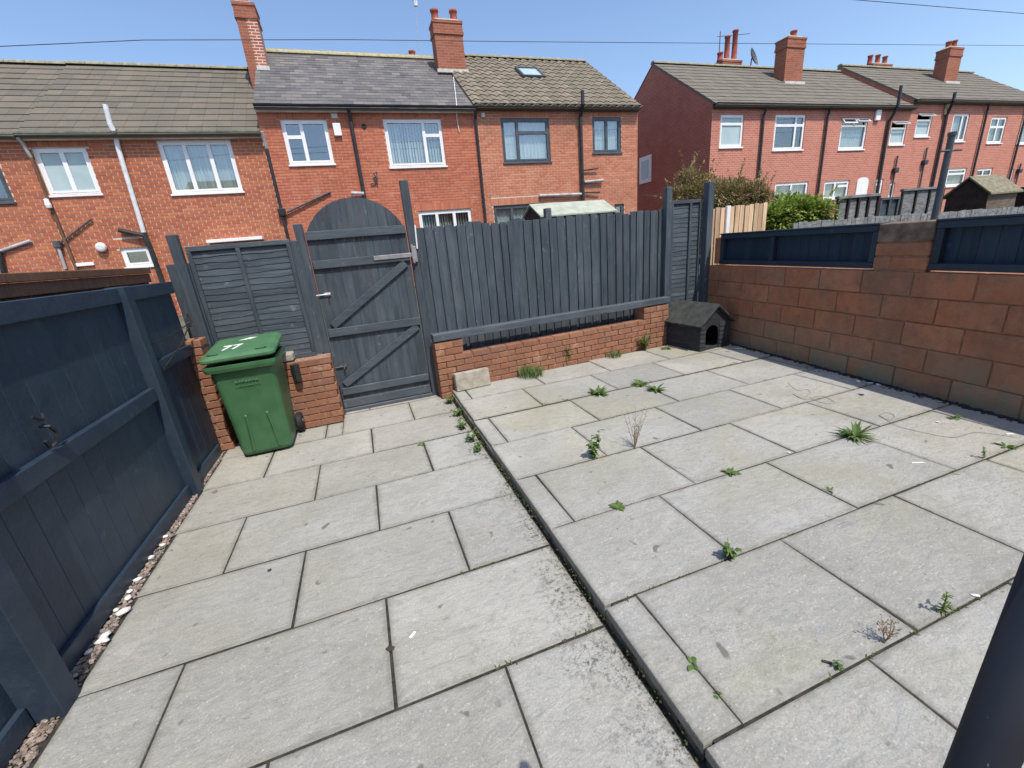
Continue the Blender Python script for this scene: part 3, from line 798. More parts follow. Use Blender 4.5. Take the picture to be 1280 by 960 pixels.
# ================================================================ things in the yard
def rrect(w, d, r, n=4):
    o = []
    for cx, cy, a0 in ((w / 2 - r, d / 2 - r, 0), (-w / 2 + r, d / 2 - r, 90), (-w / 2 + r, -d / 2 + r, 180), (w / 2 - r, -d / 2 + r, 270)):
        for k in range(n + 1):
            a = R(a0 + 90 * k / n); o.append((cx + r * math.cos(a), cy + r * math.sin(a)))
    return o
def loft(mb, secs, cap0=True, cap1=True):
    """secs: (w, d, r, cy, z)"""
    vs = []; n = 0
    for w, d, r, cy, z in secs:
        p = rrect(w, d, r); n = len(p); vs += [(x, y + cy, z) for x, y in p]
    fs = [(i * n + k, i * n + (k + 1) % n, (i + 1) * n + (k + 1) % n, (i + 1) * n + k) for i in range(len(secs) - 1) for k in range(n)]
    if cap0: fs.append(tuple(range(n))[::-1])
    if cap1: fs.append(tuple((len(secs) - 1) * n + k for k in range(n)))
    return mb.add(vs, fs)
wb = thing('wheelie_bin', 'green wheelie bin with white number 77 on its lid', 'bin', (-1.13, 4.47, 0), R(1))
b = MB(); loft(b, [(.40, .44, .05, .0, .03), (.43, .47, .05, 0, .06), (.455, .50, .05, 0, .35), (.49, .55, .045, -.005, .75), (.505, .57, .04, -.008, .885)], True, False)
body = b.build('body', M['bin'], wb, wc=False)
b = MB(); loft(b, [(.50, .565, .04, -.008, .86), (.555, .63, .04, -.015, .872), (.57, .645, .04, -.015, .90), (.57, .645, .04, -.015, .925), (.53, .60, .03, -.012, .93), (.505, .57, .03, -.01, .90)], False, False)
b.build('rim', M['bin'], body, wc=False)
for sx in (-1, 1):                            # moulded ribs of the front
    b = MB(); q = [(sx * .075, -.262, .44), (sx * .10, -.262, .44), (sx * .125, -.243, .07), (sx * .095, -.243, .07), (sx * .087, -.274, .42), (sx * .112, -.256, .075)]
    b.add(q, [(0, 3, 5, 4), (4, 5, 2, 1), (0, 4, 1), (3, 2, 5)]); b.build('rib', M['bin'], body, wc=False)
lidM = Matrix.Translation((0, .30, 1.035)) @ Matrix.Rotation(R(5.2), 4, 'X') @ Matrix.Rotation(R(-.8), 4, 'Y') @ Matrix.Translation((0, -.315, 0))
b = MB(); loft(b, [(.575, .655, .05, 0, -.012), (.59, .67, .055, 0, .0), (.585, .665, .055, 0, .018), (.53, .60, .05, .0, .040), (.46, .52, .05, .0, .049)], True, True)
b.v = [tuple(lidM @ Vector(v)) for v in b.v]
lid = b.build('lid', M['bin_lid'], wb, wc=False)
for sx in (-1, 1):
    b = MB(); loft(b, [(.10, .045, .02, -.262, .034), (.095, .042, .02, -.262, .0475)], True, True)
    b.v = [tuple(lidM @ (Vector(v) + Vector((sx * .185, 0, 0)))) for v in b.v]
    b.build('grip_hole_shade', M['rubber'], lid, wc=False)  # shade inside the lid's grip holes, drawn as dark pads
fc = bpy.data.curves.new('number', 'FONT'); fc.body = '77'; fc.size = .16; fc.align_x = 'CENTER'; fc.align_y = 'CENTER'; fc.offset = .004
fo = bpy.data.objects.new('number', fc); col.objects.link(fo)
me = bpy.data.meshes.new_from_object(fo.evaluated_get(bpy.context.evaluated_depsgraph_get()))
bpy.data.objects.remove(fo)
for v in me.vertices: v.co = lidM @ Vector((v.co.x * 1.0 - .07, v.co.y * 1.3 - .11, .0515))
me.materials.append(M['white_paint']); link('number', me, lid)
b = MB(); b.add([tuple(lidM @ Vector(v)) for v in ((-.06, .11, .0512), (.05, .115, .0512), (.10, .16, .0512), (.03, .18, .0512))], [(0, 1, 2, 3)])
b.build('worn_paint', M['white_paint'], lid, wc=False)
b = MB(); b.tube([(-.23, .28, .92), (-.23, .34, 1.03), (.23, .34, 1.03), (.23, .28, .92)], .017, 8).build('handle', M['bin'], wb, wc=False)
for sx in (-1, 1):
    w = MB(); w.lathe([(.03, -.03), (.095, -.03), (.105, -.018), (.105, .018), (.095, .03), (.03, .03)], (0, 0, 0), 20)
    w.v = [(z + sx * .255, x + .235, y + .105) for x, y, z in w.v]
    wo_ = w.build('wheel', M['rubber'], wb, wc=False)
    w = MB(); w.lathe([(.055, -.034), (.05, .034)], (0, 0, 0), 14); w.v = [(z + sx * .256, x + .235, y + .105) for x, y, z in w.v]
    w.build('hub', M['black'], wo_, wc=False)
# worn print on the front, too faint to read
b = MB()
for k in range(7): b.box(-.085 + k * .027, -.085 + k * .027 + .019, -.2905, -.2867, .752 + .002 * (k % 3), .774 - .003 * (k % 2), 0)
for k in range(9): b.box(-.09 + k * .023, -.09 + k * .023 + random.uniform(.008, .018), -.2875, -.2840, .715, .722, 0)
b.build('faded_print', M['scuff'], body, wc=False)

kn = thing('dog_kennel', 'small dark wooden dog kennel with pitched felt roof in the corner', 'kennel', (4.40, 4.80, S), R(4.5))
hw, hd, ev, ap = .265, .345, .365, .585
fr = [(-hw, .0), (-.17, .0), (-.17, .23), (-.155, .285), (-.11, .325), (-.05, .338), (.01, .325), (.055, .285), (.07, .23), (.07, .0), (hw, .0), (hw, ev), (0, ap), (-hw, ev)]
front = MB().prism(fr, -hd, -hd + .016).build('front', M['kennel'], kn, wc=False)
MB().box(-.17, .07, -hd + .001, -hd + .02, .0, .045, .002).build('sill', M['kennel'], front, wc=False)
MB().prism([(-hw, 0), (hw, 0), (hw, ev), (0, ap), (-hw, ev)], hd - .016, hd).build('back', M['kennel'], kn, wc=False)
for r in range(6):                            # lapped boards
    z0 = r * .0605; z1 = z0 + .066
    for sx in (-1, 1):
        q = MB(); xo = sx * hw
        q.add([(xo, -hd - .004, z1), (xo + sx * .012, -hd - .010, z0), (xo + sx * .012, hd, z0), (xo, hd, z1), (xo - sx * .006, -hd - .004, z1), (xo - sx * .006, -hd - .01, z0), (xo - sx * .006, hd, z0), (xo - sx * .006, hd, z1)],
              [(0, 1, 2, 3), (4, 7, 6, 5), (0, 4, 5, 1), (3, 2, 6, 7), (1, 5, 6, 2), (0, 3, 7, 4)])
        q.build('board', M['kennel'], kn, wc=False)
    for xa, xb in ((-hw - .008, -.178), (.079, hw + .008)):
        q = MB(); q.add([(xa, -hd - .002, z1), (xa, -hd - .013, z0), (xb, -hd - .013, z0), (xb, -hd - .002, z1), (xa, -hd + .002, z1), (xa, -hd + .002, z0), (xb, -hd + .002, z0), (xb, -hd + .002, z1)],
              [(0, 1, 2, 3), (4, 7, 6, 5), (0, 4, 5, 1), (3, 2, 6, 7), (1, 5, 6, 2), (0, 3, 7, 4)])
        q.build('board', M['kennel'], kn, wc=False)
MB().box(-hw, hw, -hd, hd, .004, .02).build('floor', M['kennel'], kn, wc=False)
sl_ = (ap - ev) / hw
for sx in (-1, 1):
    q = MB(); e = .05; xo = sx * (hw + e); zo = ev - e * sl_ + .012
    q.add([(0, -hd - .05, ap + .012), (xo, -hd - .05, zo), (xo, hd + .03, zo), (0, hd + .03, ap + .012), (0, -hd - .05, ap + .036), (xo, -hd - .05, zo + .02), (xo, hd + .03, zo + .02), (0, hd + .03, ap + .036)],
          [(0, 1, 2, 3), (4, 7, 6, 5), (0, 4, 5, 1), (3, 2, 6, 7), (1, 5, 6, 2), (0, 3, 7, 4)])
    q.build('roof', M['kroof'], kn, wc=False)

sb = MB(); sb.box(-.215, .215, -.05, .05, 0, .215, .008, M=Matrix.Translation((1.05, 4.765, S)) @ Matrix.Rotation(R(4), 4, 'Z') @ Matrix.Rotation(R(-7), 4, 'X'))
single('concrete_block', sb, M['concrete'], (1.05, 4.765, S), 'loose pale concrete block leaning against the low brick wall', 'block')

def at_dist(px, py, d):
    r = ray(px, py); k = d / math.hypot(r.x, r.y); return Vector((r.x * k, r.y * k, CAM_Z + r.z * k))
pa_, pb_ = at_dist(1224, 960, .44), at_dist(1338, 690, .44)
pdir = (pb_ - pa_).normalized(); p0_ = pa_ - pdir * (pa_.z / pdir.z); p1_ = pb_ + pdir * .02
pp = thing('slim_drainpipe', 'black drainpipe with scratched paint, built as a slim leaning post beside the step', 'pipe', p0_)  # house drainpipe built slim and near, to keep its shadow small
pm = NT('scratched black pipe'); v = pm.coord('Object', shift=False)
sc = pm.ramp(pm.noise(pm.coord('Object', (9, 9, 3), False), 6, 3, .5, 2.0), [(.70, 0.0), (.73, .7)])
cc = pm.mix(sc, pm.ramp(pm.noise(v, 5, 4), [(.3, (.012, .014, .02)), (.7, (.022, .024, .032))]), (.20, .25, .30))
M['oldpipe'] = pm.pbr(cc, .45, None, .4)
MB().tube([p0_, p0_.lerp(p1_, .5), p1_], .0185, 32).build('pipe', M['oldpipe'], pp, smooth=True)
MB().tube([p1_, p1_ + pdir * .012], [.0205, .016], 24).build('cap', M['oldpipe'], pp)
MB().lathe([(.05, 0), (.05, .006), (.026, .008), (.021, .03)], p0_, 24).build('base_plate', M['oldpipe'], pp)

# ---------------------------------------------------------------- weeds
def leaf(mb, base, d, length, width, droop=.5, rnd=None, seg=3):
    base = Vector(base); d = Vector(d).normalized()
    sd = d.cross(Vector((0, 0, 1)))
    sd = sd.normalized() if sd.length > 1e-4 else Vector((1, 0, 0))
    rnd = random.random() if rnd is None else rnd
    vs = []; p = base.copy()
    for i in range(seg + 1):
        t = i / seg; w = width * math.sin(math.pi * (.12 + .86 * t)) * .5
        vs += [p - sd * w, p + sd * w]
        d = (d + Vector((0, 0, -droop / seg))).normalized(); p = p + d * (length / seg)
    mb.add(vs, [(2 * i, 2 * i + 1, 2 * i + 3, 2 * i + 2) for i in range(seg)], rnd)
def rosette(p, n, L, w, upz=.6):
    mb = MB()
    for k in range(n):
        a = random.uniform(0, 6.28); z = random.uniform(.15, upz * 2)
        leaf(mb, p + Vector((math.cos(a), math.sin(a), 0)) * .006, (math.cos(a), math.sin(a), z), L * random.uniform(.6, 1.1), w * random.uniform(.7, 1.2), random.uniform(.5, 1.1))
    return mb
def stemplant(p, n, H, L, w, spread=.35):
    mb = MB()
    for k in range(n):
        a = random.uniform(0, 6.28); d = Vector((math.cos(a) * spread, math.sin(a) * spread, 1)); h = H * random.uniform(.5, 1.05)
        pts = [p + d * (h * t) + Vector((0, 0, -.1 * h * t * t)) for t in (0, .35, .7, 1)]
        mb.tube(pts, [.0028, .0022, .0016, .001], 5, rnd=.5)
        for j in range(int(5 + h * 34)):
            t = random.uniform(.1, 1); q = p + d * (h * t) + Vector((0, 0, -.1 * h * t * t)); a2 = random.uniform(0, 6.28)
            leaf(mb, q, (math.cos(a2), math.sin(a2), random.uniform(.1, .8)), L * random.uniform(.6, 1.1), w * random.uniform(.7, 1.2), .8)
    return mb
def grass(p, n, H, r=.05):
    mb = MB()
    for k in range(n):
        a = random.uniform(0, 6.28); rr = r * math.sqrt(random.random()); a2 = random.uniform(0, 6.28)
        leaf(mb, p + Vector((math.cos(a) * rr, math.sin(a) * rr, 0)), (math.cos(a2) * .5, math.sin(a2) * .5, 1.2), H * random.uniform(.5, 1.1), .006, .6)
    return mb
def drystalk(p, n, H):
    mb = MB()
    for k in range(n):
        a = random.uniform(0, 6.28); d = Vector((math.cos(a) * .28, math.sin(a) * .28, 1)); h = H * random.uniform(.6, 1.05)
        pts = [p + d * (h * t) + Vector((random.uniform(-.006, .006), random.uniform(-.006, .006), 0)) for t in (0, .4, .75, 1)]
        mb.tube(pts, [.002, .0016, .0012, .0008], 4, rnd=random.random())
        for j in range(7):
            t = random.uniform(.3, 1); q = p + d * (h * t); a2 = random.uniform(0, 6.28)
            e = q + Vector((math.cos(a2) * .02, math.sin(a2) * .02, .025)); mb.tube([q, e], [.0009, .0006], 4, rnd=random.random()); stone(mb, e, .0032, 1.0)
    return mb
def weed(mb, p, label, mat='weed', group=None, name='weed'):
    return single(name, mb, M[mat], (p.x, p.y, p.z), label, 'weed', group)
U = lambda x, y: on_z(x, y, S)
p = U(742, 572); weed(stemplant(p, 7, .27, .045, .022, .2), p, 'tall leafy green weed growing in a joint beside the dry brown stalks')
p = U(793, 559); weed(drystalk(p, 13, .31), p, 'tall dry brown weed stalks standing in a joint of the raised patio', 'dry')
p = U(747, 492); weed(rosette(p, 60, .135, .030, .7), p, 'bushy green weed in the joint before the low brick wall, alone of its size')
p = U(799, 481); weed(rosette(p, 42, .12, .028, .7), p, 'left plant of a pair of bushy green weeds before the low wall')
p = U(820, 488); weed(rosette(p, 42, .12, .028, .7), p, 'right plant of a pair of bushy green weeds before the low wall')
p = U(663, 470); p.y -= .02; weed(grass(p, 260, .19, .15), p, 'wide grassy tuft at the foot of the low brick wall, near the loose concrete block')
p = U(708, 456); weed(stemplant(p, 16, .34, .055, .016, .18), p, 'tall narrow weed climbing the low brick wall at its middle')
p = U(766, 446); weed(grass(p, 140, .13, .12), p, 'low tuft between the taller weeds at the foot of the low wall')
p = U(806, 438); weed(stemplant(p, 20, .30, .05, .013, .35), p, 'wispy green weed clump against the right pier of the low brick wall')
p = U(832, 436); weed(rosette(p, 30, .10, .025), p, 'small green weed between the right brick pier and the kennel')
p = U(1068, 546); weed(rosette(p, 60, .15, .020, .9), p, 'dense spiky green rosette in the middle of the raised patio')
p = U(914, 591); weed(rosette(p, 26, .07, .022), p, 'small flat olive weed in a long joint between tall stalks and the spiky rosette')
p = U(773, 634); weed(rosette(p, 30, .055, .024, .4), p, 'small low weed in the second long joint from the step, between two grey slabs')
p = U(912, 697); weed(stemplant(p, 7, .11, .036, .018, .35), p, 'small upright weed with toothed leaves at a crossing of joints near the pipe')
p = U(1038, 613); weed(rosette(p, 9, .04, .012), p, 'tiny yellow green sprout in a joint below the spiky rosette')
p = U(866, 830); weed(rosette(p, 9, .035, .018, .4), p, 'tiny green sprout in the joint beside the narrow edge slab')
p = U(898, 869); weed(rosette(p, 6, .022, .012, .4), p, 'tiniest green sprout in the joint beside the narrow edge slab')
p = U(1051, 836); weed(stemplant(p, 4, .04, .02, .009, .5), p, 'small grey green sprout in the long joint nearest the black pipe')
p = U(1106, 803); weed(drystalk(p, 7, .11), p, 'thin bare brown stalk in the long joint nearest the black pipe', 'dry')
p = U(1178, 766); mb = stemplant(p, 4, .13, .028, .010, .25); weed(mb, p, 'leafy sprout with thin tall stems in the long joint by the black pipe')
p = U(1230, 572); weed(stemplant(p, 2, .11, .022, .010, .3), p, 'thin bent weed stem in a joint near the block wall')
p = U(1196, 523); weed(rosette(p, 15, .07, .016), p, 'small green weed in a joint close under the block wall')
p = U(1257, 558); weed(rosette(p, 14, .07, .016), p, 'flat green weed at the joint end nearest the block wall foot')
p = U(680, 505); weed(rosette(p, 9, .03, .015, .3), p, 'small weed patch in a joint two courses before the low wall')
p = U(706, 500); weed(rosette(p, 16, .035, .016, .3), p, 'flat weed patch in the joint before the lone bushy weed')
p = on_z(527, 556, 0); weed(rosette(p, 9, .045, .016, .8), p, 'small pale sprout at a joint of the lower paving before the gate')
for n_, (px, py) in enumerate(((568, 503), (575, 519), (584, 535), (592, 551), (600, 563))):
    p = on_z(px, py, 0); p.x = random.uniform(.68, .74)
    weed(stemplant(p, 9, .11, .038, .018, .6), p, 'leafy weed rooted at the foot of the step close to the gate', group='weeds along the foot of the step')
ms = MB()
for k in range(700):
    y = random.uniform(.4, 4.75); d = abs(random.gauss(0, .009))
    dens = .5 + .5 * math.sin(y * 7.3) * math.sin(y * 2.1 + 1)
    if random.random() > dens: continue
    x = .778 - d; z = random.uniform(0, .05) * max(0, 1 - d / .03)
    stone(ms, (x, y, z), random.uniform(.003, .009), .6)
tag(ms.build('moss', M['moss'], smooth=True), 'dark green moss along the foot of the step', 'moss', kind='stuff')
# sparse growth in the joints
jt = MB()
for k in range(260):
    i = random.randint(0, 6); up_ = random.random() < .8
    if up_: y = .712 + .612 * i + random.uniform(-.004, .004); x = random.uniform(.8, 4.6); z = S - .005
    else: y = 1.309 + .61 * random.randint(0, 5); x = random.uniform(.1, .74); z = -.005
    c = Vector((x, y, z))
    if math.sin(x * 5.1 + i * 2.3) * math.sin(x * 1.7 + i) < -.1: continue
    for q in range(random.randint(3, 8)):
        a = random.uniform(0, 6.28); leaf(jt, c + Vector((random.uniform(-.05, .05), random.uniform(-.004, .004), 0)), (math.cos(a), math.sin(a), .7), random.uniform(.008, .024), .007, .6)
tag(jt.build('joint_growth', M['moss']), 'tiny sparse growth in the joints of the raised patio', 'ground cover', kind='stuff')

# ---------------------------------------------------------------- litter and cords
def scrap(px, py, w, l, a, label, mat='litter', h=.004, z=S, group=None):
    p = on_z(px, py, z); mb = MB(); j = lambda s_: random.uniform(-s_, s_)
    Mx = Matrix.Translation((p.x, p.y, z + h)) @ Matrix.Rotation(a, 4, 'Z') @ Matrix.Rotation(R(6), 4, 'Y')
    top = [Mx @ Vector((sx * w * (1 + j(.2)), sy * l * (1 + j(.2)), .0015 + abs(sx * sy) * .0)) for sx, sy in ((-1, -1), (0, -1.1), (1, -.9), (1.1, 0), (.9, 1), (0, .9), (-1, 1), (-1.1, .1))]
    bot = [v - Vector((0, 0, .003)) for v in top]
    mb.add(top + bot, [tuple(range(8)), tuple(range(15, 7, -1))] + [(i, i + 8, (i + 1) % 8 + 8, (i + 1) % 8) for i in range(8)])
    single('litter', mb, M[mat], (p.x, p.y, z), label, 'litter', group)
scrap(923, 437, .022, .05, 1.1, 'crumpled white scrap beside the kennel at the foot of the block wall', h=.012)
for q in ((1073, 476), (1087, 478), (1098, 480)): scrap(q[0], q[1] + 1, .012, .03, random.uniform(0, 3), 'white scrap among the black dirt at the foot of the block wall', group='white scraps along the block wall')
scrap(1172, 528, .008, .012, .4, 'white speck on the slab under the block wall near the cord')
scrap(1262, 543, .02, .01, 2.4, 'white bit at the end of the thin cord near the block wall')
scrap(1147, 579, .006, .04, 1.15, 'thin white stick lying on the slab beyond the spiky rosette')
scrap(1219, 745, .006, .014, 1.0, 'small white scrap in the joint beside the black pipe')
scrap(986, 566, .008, .009, .3, 'white fleck on the slab before the dry stalks')
scrap(516, 793, .02, .006, .8, 'pale blue grey paint flake on the lower paving', 'upvc', .0, 0)
M['deadleaf'] = pmat('dead leaf', (.035, .03, .025), (.07, .055, .045), nscale=20, rough=.9)
scrap(1033, 828, .006, .014, .8, 'dark curled leaf lying on the slab beside the black pipe', 'deadleaf', .003)
scrap(1077, 494, .014, .018, .8, 'dark crumpled leaf on the slab under the block wall', 'deadleaf', .008)
scrap(337, 713, .009, .011, .3, 'dark fleck on the slab of the lower paving', 'deadleaf', .002, 0)
scrap(488, 811, .012, .016, .8, 'dark curled leaf lying across a joint of the lower paving', 'deadleaf', .004, 0)
def cordline(pix, label, r=.0014):
    pts = [U(*q) + Vector((0, 0, r + .001)) for q in pix]
    sm = []
    for i in range(len(pts) - 1):
        p0 = pts[max(i - 1, 0)]; p1 = pts[i]; p2 = pts[i + 1]; p3 = pts[min(i + 2, len(pts) - 1)]
        for k in range(5):
            t = k / 5
            sm.append(.5 * ((2 * p1) + (p2 - p0) * t + (2 * p0 - 5 * p1 + 4 * p2 - p3) * t * t + (3 * p1 - p0 - 3 * p2 + p3) * t ** 3))
    sm.append(pts[-1])
    single('cord', MB().tube(sm, r, 6), M['cord'], tuple(sm[0]), label, 'cord')
cordline([(985, 479), (996, 488), (1008, 487), (1012, 491), (1003, 498), (990, 492), (1000, 498), (1012, 500), (1018, 496), (1030, 496), (1043, 503), (1036, 505), (1022, 502), (1012, 497)], 'thin grey cord curled in loops on the raised patio')
cordline([(1098, 520), (1108, 516), (1118, 520), (1113, 525), (1103, 523), (1100, 520), (1120, 532), (1150, 540), (1190, 547), (1218, 541), (1250, 544), (1268, 547)], 'thin grey cord with a loop trailing across the slabs to the block wall')

# ================================================================ houses
FY = 14.0                                    # facade line of the terraces across the lane
def wpx(tl, tr, br, bl, Y=FY):
    a, b_, c, d = (on_y(*q, Y) for q in (tl, tr, br, bl))
    return ((a.x + d.x) / 2, (b_.x + c.x) / 2, (c.z + d.z) / 2, (a.z + b_.z) / 2)
def ring(mb, x0, x1, z0, z1, w, y0, y1):
    mb.box(x0, x0 + w, y0, y1, z0, z1); mb.box(x1 - w, x1, y0, y1, z0, z1)
    mb.box(x0 + w, x1 - w, y0 + .001, y1, z0, z0 + w); mb.box(x0 + w, x1 - w, y0 + .001, y1, z1 - w, z1)
def window(root, rect, panes, frame='upvc', inner='dark', y=FY, arch=False, sill=True, name='window'):
    x0, x1, z0, z1 = rect; f = M[frame]; W = x1 - x0; H = z1 - z0
    mb = MB(); ring(mb, x0, x1, z0, z1, .06, y + .035, y + .10)
    xs_ = sorted({round(p[0], 3) for p in panes} | {round(p[1], 3) for p in panes}); 
    wo_ = None
    closed = [p for p in panes if len(p) < 5]
    for p in panes:
        a, b, c, d = x0 + W * p[0], x0 + W * p[1], z0 + H * p[2], z0 + H * p[3]
        mb.box(max(a - .03, x0 + .061), min(a + .03, x1 - .061), y + .04, y + .098, c + .03, d - .03) if p[0] > .01 else None
        mb.box(max(a + .031, x0 + .061), min(b - .031, x1 - .061), y + .041, y + .097, c - .03, c + .03) if p[2] > .01 else None
        if len(p) < 5: 
            ring(mb, a + (.0 if p[0] > .01 else .055), b - (.0 if p[1] < .99 else .055), c + (.0 if p[2] > .01 else .055), d - (.0 if p[3] < .99 else .055), .045, y + .028, y + .06)
    wo_ = mb.build(name, f, root)
    for p in panes:
        a, b, c, d = x0 + W * p[0] + .04, x0 + W * p[1] - .04, z0 + H * p[2] + .04, z0 + H * p[3] - .04
        if len(p) >= 5:                       # a light standing open, hinged at its top (or side)
            ob = MB(); A = R(p[4]); Mx = Matrix.Translation((0, y + .03, d)) @ Matrix.Rotation(-A, 4, 'X') @ Matrix.Translation((0, -y - .03, -d))
            ring(ob, a - .02, b + .02, c - .02, d + .01, .045, y + .0, y + .04)
            ob.v = [tuple(Mx @ Vector(v)) for v in ob.v]
            oo = ob.build('open_light', f, wo_)
            gb = MB().box(a, b, y + .015, y + .022, c, d); gb.v = [tuple(Mx @ Vector(v)) for v in gb.v]; gb.build('pane', M['glass'], wo_)
        else:
            MB().box(a, b, y + .062, y + .068, c, d).build('pane', M['frost' if inner == 'frost' else 'glass'], wo_)
    if inner == 'blind':
        bl = MB(); k = x0 + .08
        while k < x1 - .08:
            Mx = Matrix.Translation((k, y + .17, 0)) @ Matrix.Rotation(R(random.uniform(25, 55)), 4, 'Z')
            bl.box(-.042, .042, -.001, .001, z0 + .07, z1 - .05, 0, random.random(), Mx); k += .085
        bl.build('blind', M['blind'], wo_)
    if inner == 'net':
        bl = MB(); vs = []; n = 40
        for i in range(n + 1):
            xx = x0 + .06 + (W - .12) * i / n; yy = y + .16 + .018 * math.sin(i * 1.9) 
            vs += [(xx, yy, z0 + .05), (xx, yy, z1 - .05)]
        bl.add(vs, [(2 * i, 2 * i + 2, 2 * i + 3, 2 * i + 1) for i in range(n)]); bl.build('curtain', M['net'], wo_)
    rb = MB(); rb.box(x0 + .01, x1 - .01, y + .9, y + .92, z0 - .4, z1 + .3)
    rb.box(x0 - .35, x0 - .33, y + .13, y + .9, z0 - .4, z1 + .3); rb.box(x1 + .33, x1 + .35, y + .13, y + .9, z0 - .4, z1 + .3)
    rb.build('room_back', M['dark'], wo_)
    if sill: MB().box(x0 - .03, x1 + .03, y - .045, y + .05, z0 - .045, z0 - .002, .004).build('sill', f, wo_)
    return wo_
def wall_sheet(mb, x0, x1, z0, z1, holes, y, depth=.13):
    X = sorted({x0, x1} | {h[0] for h in holes} | {h[1] for h in holes}); Z = sorted({z0, z1} | {h[2] for h in holes} | {h[3] for h in holes})
    X = [x for x in X if x0 <= x <= x1]; Z = [z for z in Z if z0 <= z <= z1]
    for a, b in zip(X[:-1], X[1:]):
        for c, d in zip(Z[:-1], Z[1:]):
            mx, mz = (a + b) / 2, (c + d) / 2
            if any(h[0] < mx < h[1] and h[2] < mz < h[3] for h in holes): continue
            mb.add([(a, y, c), (b, y, c), (b, y, d), (a, y, d)], [(0, 1, 2, 3)])
    for a, b, c, d in holes:
        q = [(a, c), (b, c), (b, d), (a, d)]
        for i in range(4):
            u, w = q[i], q[(i + 1) % 4]
            mb.add([(u[0], y, u[1]), (u[0], y + depth, u[1]), (w[0], y + depth, w[1]), (w[0], y, w[1])], [(0, 1, 2, 3)])
def face_bricks(root, wall, x0, x1, z0, z1, holes, mat, y=FY, single_n=300):
    """courses of bricks standing 8 mm proud of the mortar sheet"""
    mb = MB(); full = []
    rows = int((z1 - z0) / .075)
    for r in range(rows):
        z = z0 + r * .075; off = .1125 if r % 2 else 0
        x = x0 - off
        while x < x1 - .02:
            a, b = max(x, x0 + .003), min(x + .211, x1 - .003); x += .225
            segs = [(a, b)]
            for h in holes:
                if h[2] - .01 < z + .032 < h[3] + .005:
                    ns = []
                    for s0, s1 in segs:
                        if h[1] <= s0 or h[0] >= s1: ns.append((s0, s1))
                        else:
                            if h[0] - s0 > .025: ns.append((s0, h[0]))
                            if s1 - h[1] > .025: ns.append((h[1], s1))
                    segs = ns
            for s0, s1 in segs:
                if s1 - s0 < .02: continue
                (full if abs(s1 - s0 - .211) < .001 else full).append((s0, s1, z))
    eye = Vector((0, 0, CAM_Z))
    good = sorted([q for q in full if abs(q[1] - q[0] - .211) < .001 and q[2] > 2.3], key=lambda q: (Vector(((q[0] + q[1]) / 2, y, q[2])) - eye).length)[:single_n]
    gs = set(good); inv = frame_of(root).inverted()
    me = MB().box(-.1055, .1055, -.006, .006, -.031, .031).mesh('brick', mat)
    for q in good:
        link('brick', me, wall, inv @ Vector(((q[0] + q[1]) / 2, y - .002 + random.uniform(-.0015, .0015), q[2] + .031)))
    for q in full:
        if q in gs: continue
        d = random.uniform(-.0015, .0015); a, b, z = q; yy = y - .008 + d
        vs = [(a, yy, z), (b, yy, z), (b, yy, z + .062), (a, yy, z + .062), (a, y + .002, z), (b, y + .002, z), (b, y + .002, z + .062), (a, y + .002, z + .062)]
        mb.add(vs, [(0, 1, 2, 3), (0, 4, 5, 1), (1, 5, 6, 2), (2, 6, 7, 3), (3, 7, 4, 0)], random.random())
    tag(mb.build('brickwork', mat, wall), kind='stuff')
def lintel(root, x0, x1, z, mat, y=FY, h=.215):
    mb = MB(); x = x0 - .06
    while x < x1 + .06:
        mb.box(x, x + .062, y - .0105, y + .01, z + .012, z + h, 0, random.random()); x += .073
    return mb.build('lintel', mat, root)
